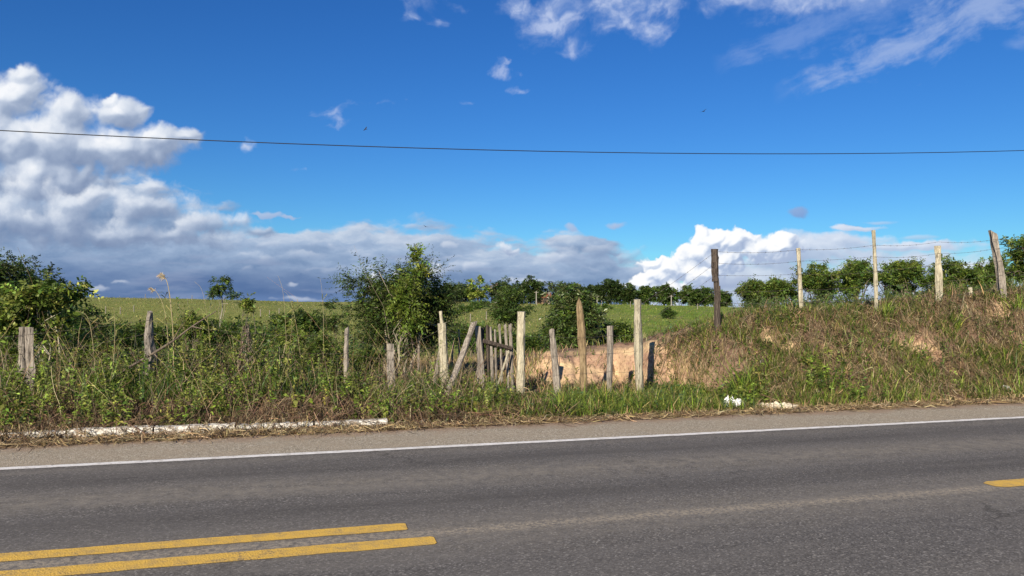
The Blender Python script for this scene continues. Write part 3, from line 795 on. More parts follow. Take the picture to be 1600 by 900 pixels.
B.build('dry_grass', M['straw'], kind='stuff', label='brown dry grass matted over the bank and verge', cat='dry grass')
# --- cut straw lying along the edge
B = Batch()
x, y, z, s, t = scatter(60000, -9, 20, 9.9, 10.8, lambda s, t: np.exp(-((t - 10.16 - .16 * fbm(s * 1.3, s * 0, 3)) / .15) ** 2) * np.where(s < 1.5, 1, .6))
litter_lines(B, x, y, z, .20, .004, np.concatenate([STRAW, BROWN, STRAW]), .03)
x, y, z, s, t = scatter(5000, -9, 1.2, 10.3, 10.7, lambda s, t: clumped(s, t, 1.7, -.02, .1, 33))
litter_lines(B, x, y, z + .09, .28, .004, np.concatenate([STRAW, BROWN, BROWN]), .05)
x, y, z, s, t = scatter(30000, -9, 3.5, 10.5, 12.4, lambda s, t: clumped(s, t, 1.1, .0, .12, 10))
litter_lines(B, x, y, z + .03, .4, .0045, np.concatenate([STRAW[[1, 3]], BROWN[:3], REDB]), .09)
x, y, z, s, t = scatter(36000, 7, 20, 10.6, 14.2, lambda s, t: clumped(s, t, 1.1, -.05, .12, 11))
litter_lines(B, x, y, z + .02, .34, .0045, np.concatenate([BROWN[:4], STRAW[[1, 3]]]), .06)
B.build('straw_litter', M['straw'], kind='stuff', label='cut straw and dead stems lying along the edge of the shoulder', cat='straw')
# --- leafy weeds
B = Batch()
x, y, z, s, t = scatter(6200, -9, 3.0, 10.55, 13.2, lambda s, t: (.10 + .9 * clumped(s, t, 1.6, -.02, .08, 13)) * np.interp(t, [10.5, 11.0, 11.6], [.35, .6, 1]))
weeds(B, x, y, z, .40, 20, .06, np.concatenate([GREEN, LIME, LIME]), (.18, .17, .07))
x, y, z, s, t = scatter(1500, 6.5, 20, 10.4, 11.7, lambda s, t: clumped(s, t, 1.2, .05, .08, 14))
weeds(B, x, y, z, .36, 22, .065, np.concatenate([GREEN, LIME]), (.12, .13, .04))
x, y, z, s, t = scatter(2600, 6.5, 20, 11.6, 14.2, lambda s, t: clumped(s, t, 1.7, .06, .06, 15))
weeds(B, x, y, z, .24, 18, .05, GREEN, (.12, .10, .06))
x, y, z, s, t = scatter(1300, 2.2, 7.5, 10.5, 12.6, lambda s, t: clumped(s, t, 1.3, .03, .12, 16))
weeds(B, x, y, z, .22, 14, .05, np.concatenate([GREEN, BLUEG]), (.12, .13, .04))
x, y, z, s, t = scatter(700, 5, 20, 12.6, 15.5, lambda s, t: clumped(s, t, 1.1, .02, .12, 36))
weeds(B, x, y, z, .22, 20, .05, np.concatenate([GREEN, BLUEG]), (.12, .10, .06))
x, y, z, s, t = scatter(420, -9, 3.0, 10.6, 12.4, lambda s, t: clumped(s, t, 1.0, 0, .1, 51))
weeds(B, x, y, z, .22, 14, .095, np.concatenate([LIME, GREEN]), (.16, .15, .06), wide=.5, up=.3)
x, y, z, s, t = scatter(260, 6.5, 20, 10.5, 13.6, lambda s, t: clumped(s, t, 1.0, .02, .1, 52))
weeds(B, x, y, z, .22, 14, .085, np.concatenate([LIME, GREEN]), (.16, .15, .06), wide=.5, up=.3)
B.build('weeds', M['leaf'], kind='stuff', label='low leafy green weeds growing between the grass', cat='weeds')
# --- tall undergrowth behind the left fence line
B = Batch()
low = lambda s, t: np.where(s < .4, 1, .3)
x, y, z, s, t = scatter(2300, -10, 2.0, 12.0, 15.5, lambda s, t: (.1 + .9 * clumped(s, t, .9, -.02, .12, 17)) * low(s, t))
weeds(B, x, y, z, .68, 60, .07, np.concatenate([GREEN, GREEN, BLUEG, LIME, LIME]), (.26, .22, .14), lean=.4)
x, y, z, s, t = scatter(1200, -14, 2.0, 15.5, 24, lambda s, t: (.15 + .85 * clumped(s, t, .6, -.02, .12, 18)))
weeds(B, x, y, z, .72, 80, .10, np.concatenate([GREEN, BLUEG]), (.16, .13, .08), lean=.4)
x, y, z, s, t = scatter(60, -3, 2, 24, 32, lambda s, t: clumped(s, t, .5, .02, .12, 19))
weeds(B, x, y, z, .8, 60, .13, np.concatenate([GREEN, BLUEG]), (.14, .11, .07), lean=.35)
B.build('undergrowth', M['leaf'], kind='stuff', label='tangled green undergrowth filling the ground behind the left fence', cat='undergrowth')
# --- dead stems
B = Batch()
x, y, z, s, t = scatter(4600, -9, 2.6, 10.7, 14.0, lambda s, t: .25 + .75 * clumped(s, t, .9, -.02, .15, 20))
stalks(B, x, y, z, .65, .0034, np.concatenate([TWIG, REDB, BROWN]), lean=.6, arch=.6)
x, y, z, s, t = scatter(190, -9, 2.6, 11.6, 14.5)
stalks(B, x, y, z, 1.1, .003, np.concatenate([TWIG, STRAW]), lean=.35, arch=.5)
x, y, z, s, t = scatter(2600, 6.8, 20, 11.0, 14.2, lambda s, t: .3 + .7 * clumped(s, t, 1.2, 0, .1, 21))
stalks(B, x, y, z, .38, .0028, np.concatenate([TWIG, BROWN]), lean=.9, arch=.8)
x, y, z, s, t = scatter(260, .8, 3.0, 12.2, 14.5)
stalks(B, x, y, z, .7, .004, np.concatenate([STRAW, TWIG]), lean=.35, arch=.5)
B.build('dead_stems', M['twig'], kind='stuff', label='thin dead grey and straw coloured stems standing in the brush', cat='dead stems')
# --- meadow tufts on the far pasture and rough cover in the hollow
B = Batch()
n = 110000
yy = 30 + 175 * rng.random(n) ** 1.3; xx = (rng.uniform(-60, 900, n) - 400) / F * yy * 1.15 - .0 * yy
xx = (rng.uniform(-80, 1700, n) - 800) / F * yy
zz = ground_z(xx, yy)
lf = rng.random(n) < smooth((18 - xx) / 20) * .65
grass(B, xx[~lf], yy[~lf], zz[~lf], .28, .035, np.array([(.16, .23, .035), (.22, .25, .06), (.10, .16, .03), (.27, .26, .09)]), K=3, spread=.5)
grass(B, xx[lf], yy[lf], zz[lf], .30, .035, np.array([(.20, .20, .065), (.27, .24, .09), (.12, .14, .04), (.34, .28, .13)]), K=3, spread=.5)
k = rng.random(n) < .05 * (yy < 75) * (xx < 2)
x3 = xx[k]; y3 = yy[k]; z3 = zz[k]
weeds(B, x3, y3, z3, .55, 26, .16, np.concatenate([GREEN, BLUEG]), (.12, .10, .06), lean=.4)
B.build('meadow_grass', M['leaf'], kind='stuff', label='rough pasture grass on the rolling field beyond the fences', cat='grass')
#PARTC
# ------------------------------------------------------------------ builders for things
def ground_hit(px, py, y0=12, y1=230):
    Y = np.arange(y0, y1, .25); x = (px - 800) / F * Y
    zr = CH + (HZ - py) / F * Y; g = ground_z(x, Y)
    k = np.where(zr <= g)[0]
    i = k[0] if len(k) else len(Y) - 1
    return float(x[i]), float(Y[i]), float(g[i])
def child(B, name, mat, parent, label=None, **kw):
    o = B.build(name, mat, parent, offset=parent.location if parent is not None else None, **kw)
    if label: o['label'] = label
    return o
def wood_piece(pts, radii, sides=9, seed=0, ridge=.16, tip='flat', flat=1.0, seg=16, yaw=0.0):
    """one length of split or round timber along pts, returned as verts, faces (world)"""
    r_ = np.random.default_rng(seed)
    pts = np.array(pts, float)
    if len(pts) > 2: pts[1:-1, 0] += r_.normal(0, radii[0] * .22, len(pts) - 2)
    d = np.r_[0, np.cumsum(np.linalg.norm(np.diff(pts, axis=0), axis=1))]
    u = np.linspace(0, d[-1], seg); P = np.stack([np.interp(u, d, pts[:, i]) for i in range(3)], 1)
    Rr = np.interp(u, d, radii)
    lump = r_.normal(0, .085, seg); lump = np.convolve(np.pad(lump, 1, mode='edge'), [.3, .4, .3], 'valid')
    side_r = 1 + r_.normal(0, ridge, sides)
    ax = P[-1] - P[0]; ax /= np.linalg.norm(ax)
    q = np.array([0, 1.0, 0]) if abs(ax[1]) < .8 else np.array([1.0, 0, 0])
    U = np.cross(ax, q); U /= np.linalg.norm(U); Vv = np.cross(ax, U)
    cy, sy = math.cos(yaw), math.sin(yaw); U, Vv = U * cy + Vv * sy, Vv * cy - U * sy
    V = []
    L = d[-1]; cut = r_.uniform(0, 6.28)
    for i in range(seg):
        for j in range(sides):
            a = 2 * math.pi * j / sides + .15 * math.sin(i * .7 + j)
            rr = Rr[i] * side_r[j] * (1 + lump[i] + r_.normal(0, .045))
            p = P[i] + U * math.cos(a) * rr + Vv * math.sin(a) * rr * flat
            if i == seg - 1:
                e = {'flat': .10, 'slant': .9, 'point': 0, 'jag': .5}[tip] * Rr[i]
                p = p + ax * (e * math.cos(a - cut) + (r_.normal(0, .25 * Rr[i]) if tip == 'jag' else 0))
            V.append(p)
    Fc = []
    for i in range(seg - 1):
        for j in range(sides):
            j2 = (j + 1) % sides
            Fc.append((i * sides + j, i * sides + j2, (i + 1) * sides + j2, (i + 1) * sides + j))
    Fc.append(tuple(reversed(range(sides))))
    if tip == 'point':
        V.append(P[-1] + ax * Rr[-1] * 2.2); n = len(V) - 1
        for j in range(sides): Fc.append(((seg - 1) * sides + j, (seg - 1) * sides + (j + 1) % sides, n))
    else: Fc.append(tuple((seg - 1) * sides + j for j in range(sides)))
    return np.array(V), Fc
def timber(name, pieces, mat, parent=None, **kw):
    V = np.zeros((0, 3)); Fc = []
    for v, f in pieces:
        Fc += [tuple(i + len(V) for i in q) for q in f]; V = np.concatenate([V, v])
    loc = np.array(parent.location) if parent is not None else V[:, :].mean(0) * np.array([1, 1, 0]) + np.array([0, 0, V[:, 2].min()])
    o = mesh_obj(name, V - loc, Fc, mat, parent, **kw)
    if parent is None: o.location = loc
    return o
def px_pts(Y, *pp):  return [tuple(at(px, py, Y + (q[0] if q else 0))) for (px, py, *q) in pp]
def wr(w, Y): return w / 2 / F * Y          # photo width to radius

def wire_pts(a, b, sag, n=14):
    u = np.linspace(0, 1, n)[:, None]; a = np.array(a); b = np.array(b)
    P = a * (1 - u) + b * u; P[:, 2] -= sag * 4 * (u * (1 - u))[:, 0]
    return P
def barbed(parent, anchors, r=.0028, sag=.03, label=None, step=.16):
    B = Batch()
    for a, b in zip(anchors[:-1], anchors[1:]):
        P = wire_pts(a, b, sag * random.uniform(.3, 1.6))
        B.prism(P[None], np.full((1, len(P)), r), np.array([[.09, .075, .065]]))
        L = np.linalg.norm(np.array(b) - np.array(a)); m = int(L / step)
        if m < 1: continue
        u = (np.arange(m) + .5) / m; Q = np.stack([np.interp(u, np.linspace(0, 1, len(P)), P[:, i]) for i in range(3)], 1)
        for q in range(2):
            d = rng.normal(size=(m, 3)); d /= np.linalg.norm(d, axis=1, keepdims=True)
            S2 = np.stack([Q - d * .016, Q + d * .016], 1)
            B.prism(S2, np.full((m, 2), .0022), np.repeat(np.array([[.09, .075, .065]]), m, 0))
    return child(B, 'barbed_wire', M['wire'], parent, label)
m_, T_ = new_mat('rusty_wire')
a_ = T_.n('ShaderNodeAttribute', attribute_name='tint')
M['wire'] = finish(m_, T_, a_.outputs['Color'], .6, spec=.4)

def sprays(B, p, d, length, k, leaf, wide, colors, droop=.25, two_rank=True, dv=.2, clump_dv=.2, twig=.003, flat=.5, twigcol=(.12, .10, .06)):
    n = len(p)
    if n == 0: return
    L = length * np.exp(rng.normal(0, .3, n))
    up = np.repeat(UP[None], n, 0) + rng.normal(0, flat, (n, 3))
    side = np.cross(d, up); side /= np.linalg.norm(side, axis=1, keepdims=True) + 1e-9
    nr = np.cross(side, d)
    f = (np.arange(k) + .6) / k
    pos = p[:, None] + d[:, None] * (L[:, None] * f)[..., None]
    pos[..., 2] -= droop * L[:, None] * f ** 2
    sg = np.where(np.arange(k) % 2 == 0, 1.0, -1.0)
    D = d[:, None] * .55 + side[:, None] * (sg[None, :, None]) * (.85 if two_rank else .6)
    D = D + rng.normal(0, .28, (n, k, 3)); D[..., 2] -= .12
    D /= np.linalg.norm(D, axis=2, keepdims=True)
    c = jitter(colors, n, clump_dv)[:, None] * np.exp(rng.normal(0, dv, (n, k, 1)))
    LL = leaf * np.exp(rng.normal(0, .25, (n, k))) * np.interp(f, [0, .4, 1], [.8, 1.1, .7])
    N3 = np.repeat(nr[:, None], k, 1) + rng.normal(0, .45, (n, k, 3))
    B.leaves(pos.reshape(-1, 3), D.reshape(-1, 3), LL.ravel(), LL.ravel() * wide * .5, c.reshape(-1, 3), droop=.12, nrm=N3.reshape(-1, 3))
    if twig:
        idx = np.linspace(0, k - 1, 3).astype(int)
        TP = np.concatenate([p[:, None], pos[:, idx]], 1)
        B.prism(TP, np.outer(np.full(n, twig), [1, .8, .6, .3]), np.repeat(np.array([twigcol]), n, 0))

def tree(name, label, cat, base, lobes, Y, leaf=.06, wide=.45, nspray=900, k=9, slen=.35, colors=GREEN, trunk_r=.06, bark=(.13, .11, .085),
         group=None, mat='leaf', stems=1, droop=.25, shell=.4, trunk_mat='bark', clump=None, up=.25, nlimb=26, dense_core=0, loosen=.18, trunk_name='trunk', bow=.15, deep=1.0):
    bx, by = base; bz = gz(bx, by)
    root = empty(name, (bx, by, bz), label, cat, group)
    C = []; Rl = []; wgt = []
    for lb in lobes:
        px, py, rx, ry = lb[:4]; dy = lb[4] if len(lb) > 4 else 0; wt_ = lb[5] if len(lb) > 5 else 1
        C.append(tuple(at(px, py, Y + dy))); a = rx / F * (Y + dy); b = ry / F * (Y + dy)
        Rl.append((a, a * deep, b)); wgt.append(a * a * b ** .6 * wt_)
    C = np.array(C); Rl = np.array(Rl); wgt = np.array(wgt) / np.sum(wgt)
    nc = clump or max(12, nspray // 7)
    li = rng.choice(len(C), nc, p=wgt)
    dr = rng.normal(size=(nc, 3)); dr /= np.linalg.norm(dr, axis=1, keepdims=True)
    rad = rng.random(nc) ** shell
    cc_ = C[li] + dr * rad[:, None] * Rl[li] * (1 + rng.normal(0, loosen, (nc, 1)))
    ii = rng.integers(0, nc, nspray)
    sc = Rl[li[ii]].mean(1)[:, None]
    p = cc_[ii] + rng.normal(0, 1, (nspray, 3)) * np.minimum(sc * .16, slen * .7) * np.array([1, 1, .6])
    out = p - C[li[ii]]; out /= np.linalg.norm(out, axis=1, keepdims=True) + 1e-6
    d = out * .9 + rng.normal(0, .5, (nspray, 3)) + UP * up; d /= np.linalg.norm(d, axis=1, keepdims=True)
    keep = p[:, 2] > bz + .05; p = p[keep]; d = d[keep]
    B = Batch(); sprays(B, p, d, slen, k, leaf, wide, colors, droop=droop, twig=min(.012, max(.002, trunk_r * .04)))
    # wood
    Wd = Batch(); cen = np.average(C, axis=0, weights=wgt); basev = np.array([bx, by, bz - .05])
    bk = np.array([bark])
    tops = []
    for q in range(stems):
        tgt = C[rng.choice(len(C), p=wgt)] if stems > 1 else cen
        off0 = np.array([random.uniform(-1, 1), random.uniform(-1, 1), 0]) * (trunk_r * 3.5 if stems > 1 else 0)
        u = np.linspace(0, 1, 7)[:, None]
        P = (basev + off0) * (1 - u) + tgt * u
        Hh = np.linalg.norm(tgt - basev)
        P[1:-1] += rng.normal(0, .025, (5, 3)) * Hh
        P[:, :2] += (bow * Hh * np.sin(np.pi * u) * .3) * np.array([[random.uniform(-1, 1), random.uniform(-1, 1)]]) 
        rr = trunk_r * (1 if stems == 1 else random.uniform(.4, .8))
        Wd.prism(P[None], rr * np.linspace(1.15, .45, 7)[None], bk * random.uniform(.8, 1.2), sides=7)
        tops.append(P)
    nl = min(nlimb, nc); sel = rng.choice(nc, nl, replace=False)
    A = np.stack([tops[rng.integers(0, stems)][rng.integers(2 if stems == 1 else 3, 7)] for _ in range(nl)])
    E = cc_[sel]; u = np.linspace(0, 1, 5)[None, :, None]
    P = A[:, None] * (1 - u) + E[:, None] * u
    ln = np.linalg.norm(E - A, axis=1)
    P[:, 1:-1] += rng.normal(0, .05, (nl, 3, 3)) * ln[:, None, None]; P[:, :, 2] -= (np.sin(np.pi * u[..., 0]) * .08) * ln[:, None]
    Wd.prism(P, np.outer(np.full(nl, trunk_r * .38), np.linspace(1, .25, 5)), jitter(bark, nl, .15, .03), sides=5)
    child(Wd, trunk_name, M['bark'], root, smooth_=False)
    child(B, 'crown', M[mat], root)
    return root
m_, T_ = new_mat('bark')
a_ = T_.n('ShaderNodeAttribute', attribute_name='tint'); n_ = T_.noise(obj_vec(T_, (6, 6, 1.5)), 6, 6, .7)
M['bark'] = finish(m_, T_, T_.mix(1.0, a_.outputs['Color'], T_.ramp(n_, [(.3, (.5, .5, .5)), (.7, (1.4, 1.4, 1.35))]), 'MULTIPLY'), .95, n_, .6, .02, .1)

# ------------------------------------------------------------------ overhead cable
B = Batch()
s = np.linspace(-70, 75, 120); z = 4.57 + (s + 5) * .0158 + (s + 5) * (s - 3.75) * .00177
x, y = st2xy(s, 14.0)
B.prism(np.stack([x, y, z], 1)[None], np.full((1, len(s)), .0085), np.array([[.012, .012, .014]]), sides=6)
o = B.build('overhead_cable', M['wire'], label='thin black cable sagging across the blue sky above the fields', cat='cable')

# ------------------------------------------------------------------ fence on the bank (right)
def Yt(px, t): return on_t(px, t)[1]
TB = 12.9
loc = at(1118, 520, Yt(1118, TB)); loc.z = gz(loc.x, loc.y)
fR = empty('wire_fence', loc, 'barbed wire fence of five tall uneven posts running along the top of the earth bank', 'fence')
Y = Yt(1118, TB)
timber('post', [wood_piece(px_pts(Y, (1121, 545), (1120, 470), (1119, 436)), [wr(11, Y), wr(10, Y), wr(9, Y)], 8, 1, tip='jag'),
                wood_piece(px_pts(Y, (1118, 440, -.01), (1117, 389, -.01)), [wr(11, Y), wr(11.5, Y)], 7, 2, tip='flat'),
                wood_piece(px_pts(Y, (1124, 470, .02), (1124, 447, .02)), [wr(5, Y), wr(4, Y)], 6, 3, tip='jag', seg=5)], M['wood_dark'], fR, label='dark notched post with a thicker block at its top')
posts_R = [(1253.5, 510, 1247, 388, 9.5, 9, 'wood_pale', 'flat', 'pale rough post leaning slightly left'),
           (1370, 500, 1365, 360, 7, 6.5, 'wood_pale', 'flat', 'tallest and thinnest cream post'),
           (1468, 490, 1465, 384, 10.5, 8.5, 'wood_pale', 'flat', 'short pale post with bark-free wood'),
           (1568, 480, 1551, 363, 10.5, 9.5, 'wood_grey', 'slant', 'grey-brown post leaning left')]
for i, (pb, yb, pt, yt, wb, wt2, mt, tip, lb) in enumerate(posts_R):
    Y = Yt(pb, TB)
    timber('post', [wood_piece(px_pts(Y, (pb, yb), ((pb + pt) / 2 + .8, (yb + yt) / 2), (pt, yt)), [wr(wb, Y), wr(wb * .95, Y), wr(wt2, Y)], 9, 10 + i, tip=tip)], M[mt], fR, label=lb)
ys = {1118: (393, 411, 430, 455, 473), 1249: (390, 408, 428, 452, 472), 1366: (383, 401, 424, 446, 466), 1466: (378, 396, 412, 440, 462), 1557: (374, 388, 408, 430, 450), 1720: (368, 384, 402, 424, 446)}
low_left = [(998, 478), (998, 492), (998, 512), (998, 540), (998, 570)]
for k in range(5):
    an = []
    an.append(tuple(at(low_left[k][0], low_left[k][1], Yt(998, 12.6) - .05)))
    for px in (1118, 1249, 1366, 1466, 1557, 1720): an.append(tuple(at(px, ys[px][k], Yt(px, TB) - .07)))
    barbed(fR, an)
# lone short post behind the bank fence
x_, y_ = on_t(1520, 13.3)
timber('fence_post', [wood_piece(px_pts(y_, (1520, 480), (1516, 449)), [wr(7, y_), wr(6, y_)], 8, 31)], M['wood_pale'], label='short stubby pale post behind the bank fence near its leaning grey post', cat='post')
x_, y_ = on_t(1458, 14.6)
timber('fence_post', [wood_piece(px_pts(y_, (1461, 482), (1459, 455)), [wr(4, y_), wr(3.4, y_)], 8, 32)], M['wood_grey'], label='small grey stake half hidden beside the short pale bank fence post', cat='post')

# ------------------------------------------------------------------ fence right of the gate
TF = 12.6
loc = Vector((*on_t(868, TF), 0)); loc.z = gz(loc.x, loc.y)
fM = empty('wire_fence', loc, 'low wire fence of four mismatched posts in front of the bare clay bank', 'fence')
mid = [([(873, 640), (869, 570), (862, 517)], [6.5, 5.5, 4.4], 'wood_grey', 'slant', 'grey split post leaning left', .8),
       ([(914, 630), (912, 560), (908, 515), (905, 474)], [5, 6.5, 6.5, 4.4], 'wood_brown', 'point', 'brown pointed board-like post', .45),
       ([(952, 635), (952, 570), (953, 509)], [4.2, 5, 5.2], 'wood_grey', 'flat', 'short grey post with a cracked face', .7),
       ([(1000, 630), (998, 560), (996, 510), (996, 468)], [7, 6.8, 7, 5.8], 'wood_pale', 'flat', 'tall knobby cream post tied with wire', 1)]
for i, (pp, ww, mt, tip, lb, fl) in enumerate(mid):
    Y = Yt(pp[0][0], TF)
    timber('post', [wood_piece(px_pts(Y, *pp), [w / F * Y for w in ww], 9, 40 + i, tip=tip, flat=fl)], M[mt], fM, label=lb)
for yy_ in ((525, 527, 524, 520), (556, 553, 552, 548), (586, 583, 580, 578)):
    an = [tuple(at(820, yy_[0], Yt(820, TF)))]
    for px, q in zip((867, 909, 952, 998), yy_): an.append(tuple(at(px, q, Yt(px, TF) - .06)))
    barbed(fM, an, r=.0022)

# ------------------------------------------------------------------ fence left of the gate
loc = Vector((*on_t(612, TF), 0)); loc.z = gz(loc.x, loc.y)
fL = empty('wire_fence', loc, 'old wire fence of weathered posts overgrown by brush on the left verge', 'fence')
lp = [([[(36, 620), (34, 570), (35, 511)], [(46, 622), (49, 575), (46, 511)]], [[6.5, 6.5, 5.0], [7, 6.5, 5.5]], 'wood_grey', 'flat', 'thick grey double post split down the middle'),
      ([[(233, 605), (234, 560), (233, 525), (234, 487)]], [[9.5, 9, 6.5, 4.2]], 'wood_grey', 'jag', 'pale grey post tapering to a worn top'),
      ([[(541, 600), (541, 545), (542, 512)]], [[4, 4, 3.6]], 'wood_grey', 'jag', 'thin grey post with peeling side'),
      ([[(612, 610), (611, 570), (610, 537)]], [[6, 5, 4.4]], 'wood_grey', 'flat', 'short pale grey post beneath the bush')]
for i, (ps, ws, mt, tip, lb) in enumerate(lp):
    Y = Yt(ps[0][0][0], TF) - .1
    timber('post', [wood_piece(px_pts(Y, *pp), [w / F * Y for w in ww], 9, 50 + i * 3 + j, tip=tip, ridge=.2) for j, (pp, ww) in enumerate(zip(ps, ws))], M[mt], fL, label=lb)
Y = Yt(692, TF)
timber('post', [wood_piece(px_pts(Y, (699, 640), (694, 580), (690, 505)), [w / F * Y for w in (7.6, 7, 6)], 10, 70, ridge=.07),
                wood_piece(px_pts(Y, (690.5, 508), (688.5, 486)), [w / F * Y for w in (2.8, 2.4)], 8, 71, seg=5, ridge=.07)], M['wood_pale'], fL, label='cream post with a thin peg on its top')
timber('strut', [wood_piece(px_pts(Y + .15, (678, 630), (680, 600), (688, 550)), [w / F * Y for w in (4, 4, 3.5)], 7, 73)], M['wood_grey'], fL, label='grey plank leaning against the cream post')
for yq in ((523, 500, 520, 522, 548, 512), (552, 520, 545, 552, 562, 535), (580, 545, 575, 580, 585, 565)):
    an = [tuple(at(-80, yq[0] - 3, Yt(-80, TF)))]
    for px, q in zip((42, 234, 388, 541, 611, 692), yq): an.append(tuple(at(px, q, Yt(px, TF) - .16)))
    an.append(tuple(at(746, yq[-1] + 12, Yt(746, TF) - .05)))
    barbed(fL, an, r=.0022)
# short pale stakes seen through the brush
stk = [(568, 548, 563, 600, 3.5, 13.6, 'short pale stake leaning left in the brush, left of the bush'), (437, 566, 439, 600, 4.5, 13.0, 'broken pale stub of a post low in the brush, middle of the left verge'),
       (517, 568, 516, 600, 4.5, 13.2, 'pale stub of a post in the brush beside the thin grey fence post'), (655, 520, 652, 590, 2.4, 14.5, 'thin grey stake behind the cream post with a peg'),
       (708, 535, 706, 580, 2.2, 18, 'thin stake standing left of the gate, behind the sloping prop'), (717, 515, 718, 575, 1.9, 18, 'tallest thin stake between the cream post and the gate')]
for i, (pt, yt, pb, yb, w, Y, lb) in enumerate(stk):
    g = gz((pb - 800) / F * Y, Y); yb = max(yb, HZ + (CH - g) / Y * F + 4)
    timber('stake', [wood_piece(px_pts(Y, (pb, yb), (pt, yt)), [wr(w * 1.6, Y), wr(w * 1.5, Y)], 7, 80 + i, tip='jag', seg=9)], M['wood_grey' if i != 1 else 'wood_pale'], label=lb, cat='stake')

# ------------------------------------------------------------------ gate
Yg_ = Yt(748, TF)
loc = Vector((*on_t(778, TF), 0)); loc.z = gz(loc.x, loc.y)
gate = empty('wooden_gate', loc, 'rickety wooden gate of rough upright sticks between a grey and a pale post', 'gate')
def W2(Y, *ws): return [w / F * Y for w in ws]
timber('gate_post', [wood_piece(px_pts(Yg_, (750, 640), (748, 570), (746, 510)), W2(Yg_, 7, 5.2, 4.8), 8, 90, tip='flat', ridge=.2)], M['wood_grey'], gate, label='cracked grey hanging post')
Y2 = Yt(813, TF)
timber('gate_post', [wood_piece(px_pts(Y2, (814, 640), (814, 560), (815, 487)), W2(Y2, 6.4, 6, 5.6), 9, 91, tip='flat', ridge=.1)], M['wood_pale'], gate, label='tall pale closing post')
timber('back_post', [wood_piece(px_pts(Yg_ + .18, (756, 640), (755, 570), (754, 512)), W2(Yg_, 3.8, 3.8, 3.6), 6, 92, tip='flat')], M['wood_dark'], gate, label='dark board behind the hanging post')
bars = [(762, 508, 764, 622, 2.2, 'wood_dark'), (765.5, 511, 771, 624, 2.6, 'wood_grey'), (773.5, 515, 777, 620, 2.0, 'wood_grey'), (780.5, 507, 786, 618, 2.0, 'wood_grey'), (789, 507, 794.5, 620, 2.0, 'wood_grey'), (797.5, 507, 802, 621, 3.0, 'wood_grey')]
for i, (pt, yt, pb, yb, w, mt) in enumerate(bars):
    Yb = Yg_ + .12 + i * .05
    timber('bar', [wood_piece(px_pts(Yb, (pb, yb), ((pb + pt) / 2 + random.uniform(-1, 1), (yb + yt) / 2), (pt, yt)), W2(Yb, w * .9, w, w), 7, 100 + i, tip='jag', ridge=.12, seg=12)], M[mt], gate)
timber('rail', [wood_piece([tuple(at(754, 533, Yg_ + .04)), tuple(at(799, 545, Yg_ + .28))], W2(Yg_, 3.2, 2.6), 6, 110, seg=8)], M['wood_dark'], gate, label='dark upper rail')
timber('rail', [wood_piece([tuple(at(752, 575, Yg_ + .22)), tuple(at(801, 577, Yg_ + .46))], W2(Yg_, 2.4, 2.2), 6, 111, seg=8)], M['wood_dark'], gate, label='lower rail')
timber('rail', [wood_piece([tuple(at(756, 618, Yg_ + .06)), tuple(at(800, 613, Yg_ + .30))], W2(Yg_, 2.4, 2.2), 6, 112, seg=8)], M['wood_dark'], gate, label='bottom rail')
timber('brace', [wood_piece([tuple(at(773, 616, Yg_ + .0)), tuple(at(795, 548, Yg_ + .16))], W2(Yg_, 1.6, 1.6), 6, 113, seg=8)], M['wood_pale'], gate, label='pale diagonal brace')
timber('brace', [wood_piece([tuple(at(744, 586, Yg_ - .04)), tuple(at(753, 545, Yg_ - .02))], W2(Yg_, 1.2, 1.2), 6, 114, seg=6)], M['wood_grey'], gate)
timber('wooden_prop', [wood_piece([tuple(at(699, 618, Yg_ - .75)), tuple(at(722, 560, Yg_ - .42)), tuple(at(742, 503, Yg_ - .12))], W2(Yg_, 4.6, 4.4, 4), 7, 120, tip='slant', flat=.7)], M['wood_grey'],
       label='long grey pole sloping up against the hanging post of the gate', cat='prop')

# ------------------------------------------------------------------ dead branch, vines and tall stalks on the left
Bq = Batch()
P = np.array(px_pts(11.2, (170, 596), (205, 572), (240, 552), (270, 533), (300, 510), (338, 486)))
Bq.prism(P[None], np.array([[.022, .02, .019, .017, .012, .006]]), np.array([[.13, .105, .085]]), sides=7)
for (i0, e) in ((2, (262, 575)), (3, (285, 505)), (4, (318, 514)), (1, (190, 596))):
    Q = np.linspace(P[i0], np.array(at(e[0], e[1], 11.1)), 4); Bq.prism(Q[None], np.array([[.011, .009, .006, .003]]), np.array([[.15, .12, .095]]), sides=5)
o = Bq.build('dead_branch', M['bark'], label='dead forked branch leaning across the brush in front of the tapering grey post', cat='branch')
def tangle(px, py, w, h, Y, n, name, label, cat, colr):
    B = Batch(); c0 = np.array(at(px, py, Y))
    K = 7; a = rng.uniform(0, 6.28, n); u = np.linspace(0, 1, K)
    P = np.zeros((n, K, 3)); hx_ = w / F * Y; hz_ = h / F * Y
    P[..., 0] = c0[0] + (np.cos(a)[:, None] * hx_ * (.35 + .9 * u[None] ** 2) + rng.normal(0, .02, (n, K)))
    P[..., 1] = c0[1] + (np.sin(a)[:, None] * hx_ * (.35 + .9 * u[None] ** 2) + rng.normal(0, .02, (n, K)))
    P[..., 2] = c0[2] + hz_ * (1 - 2 * u[None]) * rng.uniform(.6, 1.15, (n, 1)) + rng.normal(0, .012, (n, K))
    B.prism(P, np.outer(rng.uniform(.003, .006, n), np.linspace(.7, 1, K)), jitter(colr, n, .3, .05))
    return B.build(name, M['twig'], label=label, cat=cat)
tangle(384, 545, 12, 34, 11.9, 70, 'dead_vine', 'bundle of dead brown vines hanging over a hidden post on the left verge', 'dead vine', TWIG)
